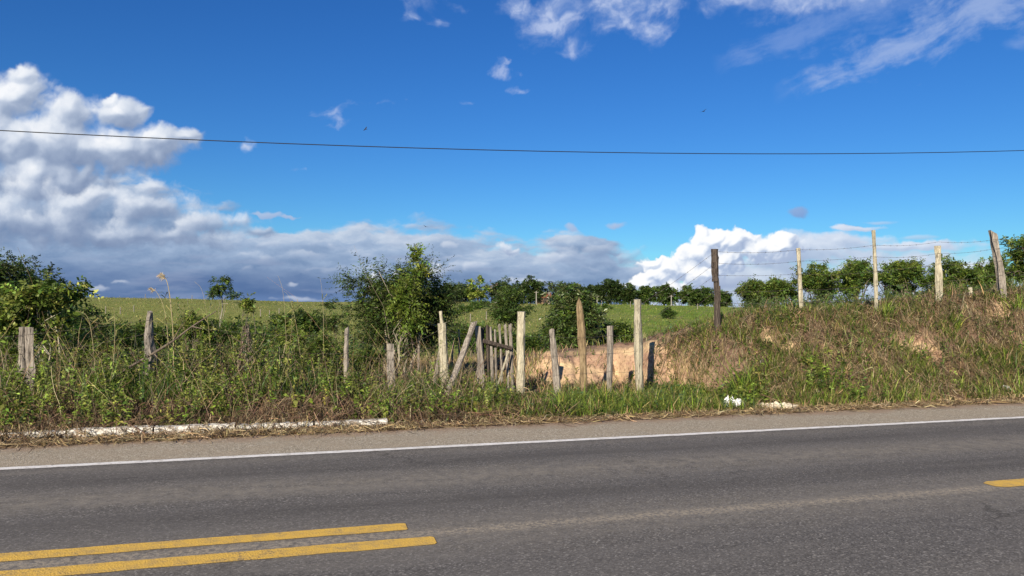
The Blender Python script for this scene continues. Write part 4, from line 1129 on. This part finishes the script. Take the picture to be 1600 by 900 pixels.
def reed(name, label, specs, Y, plume=True, group=None):
    B = Batch()
    for pts, r in specs:
        P = np.array(px_pts(Y + random.uniform(-.15, .15), *pts)); u = np.linspace(0, 1, len(P)); v = np.linspace(0, 1, 14)
        Q = np.stack([np.interp(v, u, P[:, i]) for i in range(3)], 1); Q[1:-1] = (Q[:-2] + Q[1:-1] * 2 + Q[2:]) / 4; Q[1:-1] = (Q[:-2] + Q[1:-1] * 2 + Q[2:]) / 4
        B.prism(Q[None], (r * np.linspace(1.2, .5, 14))[None], np.array([[.40, .34, .20]]))
        if plume:
            m = 60; e = Q[rng.integers(11, 14, m)] ; D = (Q[-1] - Q[-3]); D = D / np.linalg.norm(D) + rng.normal(0, .45, (m, 3)); D[:, 2] -= .15; D /= np.linalg.norm(D, axis=1, keepdims=True)
            B.leaves(e, D, np.full(m, .07), np.full(m, .0035), jitter((.46, .38, .26), m, .2, .04))
        m = 7; e = Q[rng.integers(1, 8, m)]; a = rng.uniform(0, 6.28, m); D = np.stack([np.cos(a), np.sin(a), np.full(m, .8)], 1); D /= np.linalg.norm(D, axis=1, keepdims=True)
        B.leaves(e, D, np.full(m, .35), np.full(m, .007), jitter((.24, .23, .09), m, .3), droop=.6)
    return B.build(name, M['straw'], label=label, cat='reed', group=group)
reed('plumed_reed', 'tall pale reed tuft with drooping plumes standing above the brush right of the tapering post', [([(273, 610), (271, 520), (266, 460), (260, 434), (251, 431)], .0075), ([(270, 605), (272, 530), (266, 470), (262, 438), (254, 430)], .006), ([(262, 600), (264, 540), (258, 480), (245, 455), (238, 452)], .005)], 11.4)
reed('arching_reed', plume=False, label='dry stalk arching over between the split double post and the tapering post', specs=[([(150, 600), (146, 540), (140, 500), (132, 488), (118, 486)], .004), ([(176, 590), (180, 520), (178, 480)], .004), ([(140, 500), (160, 508), (178, 500), (186, 500)], .003)], Y=11.2)
for lb_, sp_ in (('very thin airy seeding stalk above the brush, halfway between slender tree and feathery bush', ([(448, 560), (446, 500), (442, 450), (434, 430)], .003)),
                 ('short thin seeding stalk just right of the middle airy stalk', ([(470, 560), (462, 500), (452, 462), (444, 455)], .003)),
                 ('thin airy stalk just left of the feathery bush', ([(505, 560), (506, 500), (503, 450), (500, 434)], .003)),
                 ('thin airy stalk just left of the slender tree', ([(330, 560), (325, 500), (316, 450), (304, 440)], .003))):
    reed('airy_reed', lb_, [sp_], 12.4, plume=False, group='airy seeding stalks above the brush')

# broad-bladed clumps
def clump(px, py, Y, n, L, w, cols, label, name='grass_clump', bend=(.5, 1.5)):
    x0 = (px - 800) / F * Y; B = Batch()
    x = x0 + rng.normal(0, L * .13, n); y = Y + rng.normal(0, L * .13, n)
    g = ground_z(x, y)
    grass(B, x, y, g, L, w, cols, bend=bend, K=6, spread=.45, dv=.22)
    return child(B, name, M['glossy_leaf'], empty_at(name, x0, Y, label)) if False else B.build(name, M['glossy_leaf'], label=label, cat='grass clump')
clump(655, 620, 12.25, 130, .62, .011, np.array([(.05, .11, .03), (.07, .13, .03), (.10, .16, .04)]), 'large clump of broad arching green blades at the foot of the cream pegged post')
def on_bank(px, t): x, y = on_t(px, t); return x, y
for px, t, n, L, lb in [(1158, 11.4, 150, .62, 'tall bright green grass clump on the lower bank above the white plastic scraps'),
                        (1384, 12.6, 110, .42, 'dark green grass clump hanging over the bare clay hollow high on the bank'),
                        (1492, 12.3, 90, .40, 'grass clump on the upper bank right of the bare clay hollow'),
                        (940, 11.2, 130, .42, 'bushy green grass clump at the foot of the short cracked grey post'),
                        (1590, 12.4, 90, .5, 'long green grass clump on the bank at the right edge of the photo'),
                        (880, 11.3, 90, .36, 'green grass clump before the leaning grey split post'),
                        (795, 11.6, 90, .32, 'low green grass clump in front of the closed gate'),
                        (150, 11.9, 90, .62, 'fine blue-green grass clump between the split post and the tapering post')]:
    x, y = on_bank(px, t)
    clump(px, 0, y, n, L, .0085, np.concatenate([GREEN, LIME]), lb)

# ------------------------------------------------------------------ shrubs and trees, near to far
DG = np.array([(.036, .064, .014), (.05, .082, .018), (.028, .052, .013)])
MG = np.array([(.066, .115, .02), (.088, .138, .022), (.05, .092, .02)])
YG = np.array([(.115, .165, .022), (.09, .14, .02), (.14, .19, .03)])
OL = np.array([(.085, .12, .04), (.11, .14, .05), (.06, .09, .03)])
x, y = on_t(612, 15.2)
tree('feathery_bush', 'big dark feathery bush with a many-stemmed pale base behind the left fence', 'bush', (x, y),
     [(608, 468, 34, 34), (560, 448, 28, 9, .2, .35), (544, 470, 22, 9, .3, .3), (668, 486, 30, 44, .3), (610, 505, 40, 34, .2), (590, 436, 18, 12, 0, .5), (655, 446, 30, 24, .3), (690, 470, 14, 14, .2, .6), (580, 496, 18, 16, .3, .35), (640, 515, 44, 18, .6, .5)],
     y, leaf=.062, wide=.34, nspray=3000, k=13, slen=.40, colors=np.concatenate([DG, DG * .8, MG]), trunk_r=.05, stems=15, bark=(.36, .31, .24), shell=.5, droop=.1, nlimb=70, bow=.2, loosen=.34)
tree('yellow_green_sapling', 'bright yellow-green leafy sapling rising through the middle of the dark feathery bush', 'sapling', (x + .1, y - .75),
     [(636, 468, 16, 26), (651, 430, 8, 17, 0, 1.6), (656, 406, 3.5, 11, 0, 7), (622, 478, 12, 14), (645, 496, 12, 12)], y - .75, leaf=.06, wide=.42, nspray=560, k=10, slen=.26, colors=YG, trunk_r=.025, bark=(.3, .27, .2), shell=.55, nlimb=20)
x, y = on_t(895, 21)
tree('rounded_bush', 'rounded olive bush with drooping leaves behind the pointed brown post', 'bush', (x, y),
     [(895, 492, 30, 28), (896, 459, 14, 9), (872, 508, 14, 18), (922, 500, 14, 20), (897, 518, 34, 18), (903, 470, 18, 13)],
     y, leaf=.11, wide=.36, nspray=2600, k=8, slen=.30, colors=np.concatenate([OL, MG, DG]), trunk_r=.06, stems=4, droop=.5, shell=.45, mat='glossy_leaf', nlimb=40, bark=(.2, .17, .13))
x, y = on_t(60, 14.2)
tree('leafy_sapling', 'crooked pale-stemmed sapling with light green leaves behind the split double post', 'sapling', (x + .2, y),
     [(70, 470, 36, 22), (100, 462, 24, 18), (124, 446, 8, 14), (40, 500, 40, 26), (95, 500, 30, 18, 0, .5), (10, 480, 34, 30)],
     y, leaf=.085, wide=.5, nspray=700, k=8, slen=.24, colors=np.concatenate([LIME, GREEN, GREEN]), trunk_r=.022, stems=6, bark=(.42, .38, .30), shell=.6, nlimb=34, bow=.4)
x, y = -24 / 1.0, 33.0
tree('dark_tree', 'dark round-topped tree standing behind the brush at the left edge', 'tree', ((20 - 800) / F * 34, 34),
     [(15, 432, 42, 24), (62, 446, 36, 24), (-30, 425, 60, 30), (40, 470, 60, 26), (88, 462, 16, 14), (-60, 470, 60, 40)],
     34, leaf=.13, wide=.45, nspray=3000, k=9, slen=.45, colors=np.concatenate([DG, DG, MG, OL[2:]]), trunk_r=.18, shell=.4, nlimb=40)
tree('bush', 'rounded dark green bush below the dark tree, right of the crooked sapling', 'bush', ((105 - 800) / F * 26, 26),
     [(110, 505, 34, 22), (150, 515, 28, 18), (60, 515, 50, 26)], 26, leaf=.12, wide=.42, nspray=1300, k=8, slen=.4, colors=np.concatenate([DG, MG]), trunk_r=.06, stems=4, shell=.4)
tree('slender_tree', 'slender little tree with thin pale trunk and layered crown, alone above the brush', 'tree', ((347 - 800) / F * 30, 30),
     [(345, 439, 12, 7), (324, 464, 13, 5), (345, 451, 15, 5), (364, 463, 13, 6), (334, 458, 13, 4), (358, 453, 10, 4)], 30,
     leaf=.085, wide=.4, nspray=330, k=8, slen=.18, colors=np.concatenate([MG, DG]), trunk_r=.032, bark=(.30, .27, .22), shell=.5, nlimb=9, bow=.05)
for px, py, h, Yq, lb in [(388, 462, 6, 14.5, 'leafy upright sprig poking above the brush right of the slender tree'), (308, 487, 10, 13.5, 'leafy light green shrub between the plumed reeds and the slender tree'),
                      (515, 470, 12, 19, 'small dark bush at the left foot of the feathery bush')]:
    tree('leafy_shrub', lb, 'shrub', ((px - 800) / F * Yq, Yq), [(px, py + h, h * .9, h * 1.2), (px - h * .6, py + h * 2.4, h * 1.3, h * 1.2), (px + h, py + h * 3, h * 1.2, h * 1.1)], Yq,
         leaf=.055, wide=.45, nspray=int(22 * h), k=7, slen=.012 * h, colors=np.concatenate([GREEN, LIME]) if h < 12 else np.concatenate([DG, MG]), trunk_r=.02, stems=3, shell=.5, nlimb=12)
tree('layered_tree', 'dark airy tree with layered branches in the hollow beyond the gate', 'tree', ((795 - 800) / F * 48, 48),
     [(797, 464, 16, 8), (782, 478, 16, 5), (810, 480, 16, 6), (795, 494, 22, 6)], 48,
     leaf=.15, wide=.42, nspray=900, k=9, slen=.6, colors=np.concatenate([DG, MG]), trunk_r=.13, shell=.45, droop=.1, nlimb=40)
for px, py, rx, ry, Yq, lb in [(738, 522, 26, 9, 34, 'low dark bush in the hollow seen over the sloping prop'), (838, 540, 16, 9, 27, 'dark bush directly behind the tall pale gate post'),
                            (470, 503, 36, 9, 36, 'dark leafy bush in the hollow left of the feathery bush'), (795, 538, 40, 9, 30, 'low dark bush seen through the gate bars'),
                            (345, 517, 56, 9, 34, 'broad green bush in the hollow under the slender tree'), (225, 522, 46, 9, 30, 'broad green bush in the hollow behind the tapering grey post'),
                            (958, 522, 20, 8, 24, 'small dark bush right of the rounded olive bush, behind the clay bank'), (420, 530, 50, 12, 24, 'wide green bush behind the bundle of dead vines')]:
    tree('hollow_bush', lb, 'bush', ((px - 800) / F * Yq, Yq), [(px, py, rx, ry), (px - rx * .6, py + ry * .5, rx * .6, ry * .9), (px + rx * .6, py + ry * .6, rx * .6, ry * .8)], Yq,
         leaf=.0045 * Yq, wide=.42, nspray=900, k=8, slen=.35, colors=np.concatenate([DG, MG, GREEN]), trunk_r=.06, stems=3, shell=.45, group='bushes in the hollow beyond the fence', nlimb=14)
# feathery young shrubs standing in the verge brush
for i, (px, py, rx, ry, Yq, cl, lb) in enumerate([
        (303, 508, 26, 20, 13.6, 'f', 'feathery light green shrub behind the dead leaning branch'),
        (150, 540, 30, 20, 13.2, 'f', 'feathery light green shrub between the split double post and the tapering post'),
        (350, 520, 22, 18, 13.8, 'd', 'small dark green shrub just left of the bundle of dead vines'),
        (455, 528, 26, 16, 13.4, 'f', 'feathery green shrub right of the bundle of dead vines'),
        (500, 540, 20, 16, 12.9, 'd', 'small dark shrub just left of the thin grey peeling post'),
        (12, 560, 22, 28, 12.6, 'f', 'light green shrub cut by the left photo edge, left of the split double post'),
        (575, 560, 16, 14, 13.4, 'd', 'small dark shrub between the thin grey post and the post under the bush')]):
    cc2 = np.concatenate([LIME, GREEN]) if cl == 'f' else np.concatenate([MG, GREEN])
    tree('verge_shrub', lb, 'shrub', ((px - 800) / F * Yq, Yq), [(px, py, rx * .7, ry * .8), (px - rx * .5, py + ry * .4, rx * .5, ry * .6), (px + rx * .5, py + ry * .3, rx * .5, ry * .6), (px + rx * .1, py - ry * .6, rx * .3, ry * .5)],
         Yq, leaf=.034, wide=.38, nspray=420, k=16, slen=.20, colors=cc2, trunk_r=.016, stems=5, bark=(.24, .2, .14), shell=.5, loosen=.35, nlimb=18, droop=.3)
# trees behind the bank
rt = [(1176, 462, 24, 16, 44, 'smallest light crowned tree behind the bank, first right of the notched post'), (1216, 458, 26, 15, 43, 'low spreading tree behind the bank just left of the leaning pale post'),
      (1272, 446, 34, 22, 42, 'leafy tree behind the bank directly right of the leaning pale post'), (1336, 440, 42, 26, 40, 'broad dense tree behind the bank just left of the tallest cream post'),
      (1408, 438, 44, 27, 40, 'broad dense tree behind the bank between the tallest cream post and the short pale post'), (1484, 437, 44, 26, 40, 'broad dense tree behind the bank right of the short pale post'),
      (1546, 442, 32, 25, 42, 'tree behind the bank just left of the leaning grey-brown post'), (1606, 418, 46, 44, 34, 'tallest tree behind the bank, at the right edge of the photo'),
      (1690, 430, 60, 40, 36, 'tree past the right edge of the photo behind the bank')][:8]
for i, (px, py, rx, ry, Yq, lb) in enumerate(rt):
    sub = [(px, py - ry * .35, rx * .6, ry * .75)]
    for q in range(7):
        a = random.uniform(0, 6.28); sub.append((px + math.cos(a) * rx * .65, py + math.sin(a) * ry * .45, rx * random.uniform(.25, .42), ry * random.uniform(.16, .28), random.uniform(-1, 1.5)))
    tree('spreading_tree', lb, 'tree', ((px - 800) / F * Yq, Yq), sub, Yq, leaf=.13, wide=.46, nspray=1250, k=9, slen=.42, clump=75, colors=np.concatenate([MG * 1.4, GREEN, GREEN]) if i else np.concatenate([GREEN, OL]),
         trunk_r=.11, shell=.5, nlimb=36, group='trees behind the earth bank', bark=(.16, .13, .1), up=.4)
# hedge-like scrub at the foot of those trees
for px, yb, Yq, lb in [(1215, 482, 26, 'scrubby bush on the back of the bank left of the leaning pale post'), (1300, 474, 28, 'scrubby bush on the back of the bank right of the leaning pale post'), (1420, 470, 28, 'scrubby bush on the back of the bank between the tallest and the short pale post'), (1545, 464, 26, 'scrubby bush on the back of the bank left of the leaning grey-brown post')]:
    tree('scrub_bush', lb, 'bush', ((px - 800) / F * Yq, Yq), [(px, yb, 46, 14), (px - 30, yb + 6, 30, 12), (px + 36, yb + 4, 30, 12)], Yq, leaf=.10, wide=.4, nspray=420, k=8, slen=.35,
         colors=np.concatenate([MG, OL]), trunk_r=.04, stems=4, shell=.5, group='scrub behind the earth bank', nlimb=14)
# far ridge
ridge_trees = [(703, 447, 19, 204, 'd', 'dark round tree just right of the feathery bush on the ridge'), (724, 447, 19, 208, 'd', 'low dark ridge tree just left of the light airy one'), (747, 436, 20, 198, 'l', 'light green airy tree, the palest leafy crown on the ridge'),
               (769, 441, 9, 203, 'b', 'nearly leafless grey tree on the ridge between the airy tree and a dark round one'), (793, 437, 25, 205, 'd', 'largest dark round tree on the ridge, above the gate'), (829, 437, 19, 206, 'd', 'dark round ridge tree just left of the red-roofed house'),
               (866, 440, 19, 212, 'o', 'thin olive ridge tree just right of the red-roofed house'), (890, 444, 17, 214, 'd', 'dark ridge tree behind the top of the rounded olive bush'), (922, 448, 16, 208, 'd', 'low dark ridge tree right of the rounded olive bush'),
               (950, 438, 16, 204, 'p', 'dark ridge tree with a small peak on top, left of the knobby cream post'), (977, 446, 15, 205, 'd', 'dark ridge tree touching the knobby cream post'), (1009, 450, 12, 207, 'm', 'small round ridge tree just right of the knobby cream post'),
               (1038, 447, 20, 203, 'm', 'wide round ridge tree beside a pale pole, standing in front of the white cloud'), (1080, 450, 17, 205, 'm', 'round ridge tree, left one of the three touching crowns by the notched post'), (1102, 452, 14, 206, 'm', 'round ridge tree, middle one of the three touching crowns behind the notched post'),
               (1130, 458, 10, 207, 'm', 'small round ridge tree, right one of the three touching crowns past the notched post')]
for i, (px, yt, hw, Yq, kind, lb) in enumerate(ridge_trees):
    X0 = (px - 800) / F * Yq; g = gz(X0, Yq); yb = HZ + (CH - g) / Yq * F
    cy = (yt + yb - 3) / 2; ry = (yb - 3 - yt) / 2 * 1.12; hw = hw * (1.0 if kind == 'm' else 1.15)
    sub = [(px, cy, hw * .7, ry * .8)]
    for q in range(6):
        a = q / 6 * 6.28 + random.uniform(-.4, .4); sub.append((px + math.cos(a) * hw * .6, cy + math.sin(a) * ry * .45, hw * random.uniform(.35, .5), ry * random.uniform(.38, .55), random.uniform(-2, 2)))
    if kind == 'p': sub.append((px - 1, yt + 3, 4, 6)); 
    if kind == 'l': sub = [(px - 2, yt + 9, 11, 8), (px - 9, yt + 18, 8, 6), (px + 8, yt + 18, 9, 6), (px, yt + 24, 12, 6)]
    cl = {'d': DG, 'p': DG * .8, 'm': np.concatenate([DG, MG]), 'l': np.concatenate([GREEN, LIME]), 'o': OL * .8, 'b': TWIG}[kind]
    ns = {'b': 30, 'l': 300, 'o': 300}.get(kind, 760)
    tree('ridge_tree', lb, 'tree', (X0, Yq), sub, Yq, leaf=.52, wide=.55, nspray=ns, k=7, slen=1.1, colors=cl, trunk_r=.28, shell=.42, group='trees on the far ridge', nlimb=30 if kind == 'b' else 14, bark=(.22, .2, .17) if kind == 'b' else (.10, .08, .06))
x, y, z = ground_hit(1043, 498, 40)
tree('pasture_tree', 'small round tree alone on the green pasture with its shadow to the right', 'tree', (x, y), [(1043, 488, 8, 6), (1039, 490, 5, 4), (1048, 490, 5, 4)], y, leaf=.0018 * y, wide=.5, nspray=420, k=7, slen=.004 * y, colors=np.concatenate([DG, MG]), trunk_r=.16, shell=.4, nlimb=10)
for i, (px, py) in enumerate([(703, 492), (712, 489), (721, 487), (730, 485), (740, 482), (749, 480), (758, 478)]):
    x, y, z = ground_hit(px, py + 2, 60)
    tree('young_tree', 'young tree in the short planted row crossing the far pasture left of the gate line', 'tree', (x, y), [(px, py - 4, 3.4, 3.6), (px + 1, py - 2, 3.6, 2.4)], y, leaf=.0022 * y, wide=.45, nspray=110, k=6, slen=.005 * y, colors=MG, trunk_r=.09, group='young trees planted in a row on the far pasture', nlimb=6)
x, y, z = ground_hit(936, 478, 100)
x, y = (948 - 800) / F * 150, 150
tree('pasture_bush', 'small dark bush on the ridge below the peaked dark tree', 'bush', (x, y), [(949, 480, 7, 4), (944, 481, 5, 3)], y, leaf=.3, wide=.5, nspray=120, k=6, slen=.5, colors=np.concatenate([DG, MG]), trunk_r=.1, nlimb=6)

# far pasture fence posts, all alike
src = None
fp = [(140, 462), (187, 465), (227, 467), (165, 490), (188, 491), (209, 488), (407, 495), (421, 497), (436, 493), (465, 470), (350, 471), (300, 469), (940, 478), (985, 480), (1090, 484), (735, 505), (760, 500), (690, 500)]
for px, py in fp:
    x, y, z = ground_hit(px, py, 60)
    if src is None:
        V, Fc = wood_piece([(0, 0, -.2), (0, 0, .5), (.03, 0, 1.25)], [.09, .08, .07], 6, 200, seg=5)
        o = mesh_obj('pasture_post', V, Fc, M['wood_grey']); src = o
    else: o = src.copy(); col.objects.link(o)
    o.location = (x, y, z); tag(o, 'tiny grey post of the old fence lines on the distant pasture', 'post', 'tiny posts on the distant pasture')

# ------------------------------------------------------------------ buildings and poles on the ridge
def box(x0, x1, y0, y1, z0, z1):
    V = [(x0, y0, z0), (x1, y0, z0), (x1, y1, z0), (x0, y1, z0), (x0, y0, z1), (x1, y0, z1), (x1, y1, z1), (x0, y1, z1)]
    return np.array(V, float), [(0, 3, 2, 1), (4, 5, 6, 7), (0, 1, 5, 4), (1, 2, 6, 5), (2, 3, 7, 6), (3, 0, 4, 7)]
def pmat(name, c, rough=.85, sc=3.0, amt=.35, bump=.3):
    m, T = new_mat(name); n = T.noise(obj_vec(T), sc, 7, .65)
    return finish(m, T, T.mix(T.ss(n, .35, .7, 0, amt), c, tuple(q * .45 for q in c)), rough, n, bump, .03, .2)
M['plaster'] = pmat('ochre_plaster', (.20, .13, .085)); M['whitewash'] = pmat('whitewashed_wall', (.72, .70, .66)); M['tile'] = pmat('clay_roof_tile', (.22, .085, .05)); M['dark_opening'] = pmat('dark_shutter', (.05, .04, .035)); M['concrete'] = pmat('concrete', (.28, .26, .23))
M['plastic'] = pmat('white_plastic_film', (.78, .80, .80), .45, 6, .3); M['sack'] = pmat('dirty_woven_sack', (.62, .55, .42), .85, 9, .6, .6); M['stone'] = pmat('grey_stone', (.25, .22, .19), .9, 5)
def house(px, Yq, w, d, h, wm, rm, label, rise=1.2, wins=2):
    X0 = (px - 800) / F * Yq; g = gz(X0, Yq)
    root = empty('house', (X0, Yq, g), label, 'house'); c = []
    V, Fc = box(-w / 2, w / 2, -d / 2, d / 2, -.4, h)
    wl = mesh_obj('wall', V, Fc, M[wm], root)
    ov = .35
    V = np.array([(-w/2-ov, -d/2-ov, h-.1), (w/2+ov, -d/2-ov, h-.1), (w/2+ov, d/2+ov, h-.1), (-w/2-ov, d/2+ov, h-.1), (-w/2-ov, 0, h+rise), (w/2+ov, 0, h+rise),
                  (-w/2-ov, -d/2-ov, h-.25), (w/2+ov, -d/2-ov, h-.25), (w/2+ov, d/2+ov, h-.25), (-w/2-ov, d/2+ov, h-.25)])
    mesh_obj('roof', V, [(0, 1, 5, 4), (2, 3, 4, 5), (0, 4, 3), (1, 2, 5), (0, 6, 7, 1), (1, 7, 8, 2), (2, 8, 9, 3), (3, 9, 6, 0), (6, 9, 8, 7)], M[rm], root)
    for q in range(wins):
        xx = -w / 2 + w * (q + .5) / wins
        V, Fc = box(xx - .45, xx + .45, -d / 2 - .05, -d / 2 - .004, 1.0, 2.0); mesh_obj('window', V, Fc, M['dark_opening'], root)
    V, Fc = box(w * .12 - .4, w * .12 + .4, -d / 2 - .06, -d / 2 - .004, 0, 2.0); 
    if wins < 3: mesh_obj('door', V, Fc, M['dark_opening'], root)
    return root
house(848, 209, 4.0, 6, 2.0, 'plaster', 'tile', 'small ochre house with red tile roof between dark ridge trees', 1.3)
house(777, 205, 2.4, 4, 1.0, 'whitewash', 'concrete', 'small white building under the largest dark round ridge tree', .5, 1)
house(715, 207, 2.4, 4, .9, 'whitewash', 'concrete', 'low white shed under the dark ridge trees right of the feathery bush', .4, 1)
for px, yt, Yq, lb in [(838, 455, 190, 'grey utility pole just left of the red-roofed house'), (858, 456, 192, 'pale utility pole just right of the red-roofed house'), (1049, 461, 190, 'pale slim pole in front of the wide round ridge tree'), (933, 461, 192, 'thin pole left of the peaked dark ridge tree')]:
    X0 = (px - 800) / F * Yq; g = gz(X0, Yq); H = CH + (HZ - yt) / F * Yq - g
    root = empty('utility_pole', (X0, Yq, g), lb, 'pole', 'utility poles on the far ridge')
    V, Fc = wood_piece([(0, 0, -.3), (0, 0, H)], [.17, .12], 8, 300, ridge=.02, seg=4); mesh_obj('pole', V, Fc, M['concrete'], root)
    V, Fc = box(-.55, .55, -.05, .05, H - .35, H - .24); mesh_obj('crossarm', V, Fc, M['wood_grey'], root)

# ------------------------------------------------------------------ birds
m_, T_ = new_mat('black_feathers'); M['bird'] = finish(m_, T_, (.015, .014, .014), .7)
def bird(px, py, Yq, span, roll, yaw, label):
    s_ = span / 2
    prof = [(-.34, .0), (-.26, .035), (-.1, .07), (.08, .075), (.2, .05), (.27, .04), (.33, .012)]
    V = []; Fc = []
    for (yy_, r_) in prof:
        for j in range(8):
            a = j / 8 * 6.283; V.append((r_ * math.cos(a), yy_ * 1.1, r_ * .8 * math.sin(a)))
    for i in range(len(prof) - 1):
        for j in range(8): Fc.append((i * 8 + j, i * 8 + (j + 1) % 8, (i + 1) * 8 + (j + 1) % 8, (i + 1) * 8 + j))
    V = [(a * span, b * span, c * span) for a, b, c in V]
    for sg in (-1, 1):      # wing: thick leading edge, fingered tip
        st_ = [(0.03, .12, -.14, .0), (.22, .15, -.13, .06), (.40, .13, -.10, .10), (.52, .06, -.07, .12), (.60, .0, -.03, .15)]
        b = len(V)
        for (u, f0, f1, zz) in st_:
            for (ff, dz) in ((f0, 0), ((f0 * .6 + f1 * .4), .012), (f1, 0), ((f0 * .6 + f1 * .4), -.012)):
                V.append((sg * u * span, ff * span, (zz + dz) * span))
        for i in range(4):
            for j in range(4): Fc.append((b + i * 4 + j, b + i * 4 + (j + 1) % 4, b + (i + 1) * 4 + (j + 1) % 4, b + (i + 1) * 4 + j))
        Fc.append((b + 16, b + 17, b + 18, b + 19))
    b = len(V)
    V += [(-.03 * span, -.28 * span, .005 * span), (.03 * span, -.28 * span, .005 * span), (.10 * span, -.46 * span, 0), (-.10 * span, -.46 * span, 0), (0, -.36 * span, -.012 * span)]
    Fc += [(b, b + 1, b + 2, b + 3), (b, b + 4, b + 1), (b + 1, b + 4, b + 2), (b + 2, b + 4, b + 3), (b + 3, b + 4, b)]
    o = mesh_obj('soaring_bird', V, Fc, M['bird'], label=label, cat='bird', group='birds soaring high in the sky')
    o.location = at(px, py, Yq); o.rotation_euler = (R(12), roll, yaw)
bird(571, 202, 150, 1.1, R(-50), R(50), 'tiny dark bird flying just above the cable, steeply banked')
bird(1099, 174, 150, 1.35, R(-26), R(10), 'tiny dark bird with curved wings high in the sky on the right')
bird(665, 354, 190, 1.2, R(22), R(-8), 'faint tiny bird low in the sky above the feathery bush')

# ------------------------------------------------------------------ litter and a stone
def crumple(name, px, t, w, d, h, mat, label, cat, seed, yaw=0.0, notch=.25):
    x0, y0 = on_t(px, t); n = 22; m = 16
    u, v = np.meshgrid(np.linspace(-1, 1, n), np.linspace(-1, 1, m), indexing='ij')
    X = u * w / 2 * (1 + notch * fbm(v * 2 + seed, u * 0 + seed, 3) * 2); Yy = v * d / 2 * (1 + notch * fbm(u * 2.5 + seed, v * 0 + 5, 3) * 2.4)
    X, Yy = X * math.cos(yaw) - Yy * math.sin(yaw), X * math.sin(yaw) + Yy * math.cos(yaw)
    r_ = 1 - np.clip(np.maximum(abs(u), abs(v)), 0, 1) ** 3
    rid = np.abs(fbm(u * 3 + seed, v * 3, 4)) * 3.2
    top = ground_z(x0 + X, y0 + Yy) + .02 + h * (.35 + .65 * r_) * (.4 + rid)
    bot = ground_z(x0 + X, y0 + Yy) - .01 + .3 * h * (.2 + rid * .4) * 0
    V = np.concatenate([np.stack([X, Yy, top], -1).reshape(-1, 3), np.stack([X * .97, Yy * .97, bot], -1).reshape(-1, 3)])
    ix = np.arange(n * m).reshape(n, m); k = n * m
    Fc = [tuple(q) for q in np.stack([ix[:-1, :-1], ix[1:, :-1], ix[1:, 1:], ix[:-1, 1:]], -1).reshape(-1, 4)]
    Fc += [(a + k, d_ + k, c_ + k, b_ + k) for a, b_, c_, d_ in Fc[:]]
    rim = list(ix[:, 0]) + list(ix[-1, 1:]) + list(ix[-2::-1, -1]) + list(ix[0, -2:0:-1])
    for a, b_ in zip(rim, rim[1:] + rim[:1]): Fc.append((a, a + k, b_ + k, b_))
    z0 = gz(x0, y0); V[:, 2] -= z0
    o = mesh_obj(name, V, Fc, mat, label=label, cat=cat); o.location = (x0, y0, z0); return o
crumple('plastic_scrap', 1139, 10.95, .22, .14, .10, M['plastic'], 'torn white plastic sheet in the grass, left of the dirty sack', 'plastic scrap', 3.3, -.3, .5)
crumple('plastic_scrap', 1155, 10.85, .16, .12, .09, M['plastic'], 'smaller white plastic scrap between the torn sheet and the dirty sack', 'plastic scrap', 9.1, .4, .5)
crumple('woven_sack', 1215, 10.60, .62, .20, .055, M['sack'], 'dirty cream woven sack lying crumpled at the foot of the bank', 'sack', 5.2, -.10, .5)
crumple('paper_scrap', 1277, 10.9, .10, .08, .05, M['sack'], 'small pale scrap in the weeds right of the dirty sack', 'scrap', 7.2, .2)
crumple('paper_scrap', 1575, 10.75, .14, .09, .05, M['plastic'], 'flattened white scrap in the grass near the right edge', 'scrap', 8.2, .1)
crumple('paper_scrap', 1282, 11.1, .07, .06, .07, M['plastic'], 'tiny white scrap caught on a weed above the pale scrap', 'scrap', 1.2, .1)
for px, t, r_, lb in [(662, 10.42, .05, 'small grey stone on the straw edge below the broad-bladed clump'), (1193, 11.9, .07, 'brown stone showing on the bank face above the dirty sack')]:
    x0, y0 = on_t(px, t); V, Fc = wood_piece([(-r_, 0, r_ * .3), (0, .01, r_ * .4), (r_, 0, r_ * .3)], [r_ * .35, r_ * .75, r_ * .3], 8, 400, seg=7, ridge=.12)
    o = mesh_obj('stone', V, Fc, M['stone'], label=lb, cat='stone'); o.location = (x0, y0, gz(x0, y0) + .01)
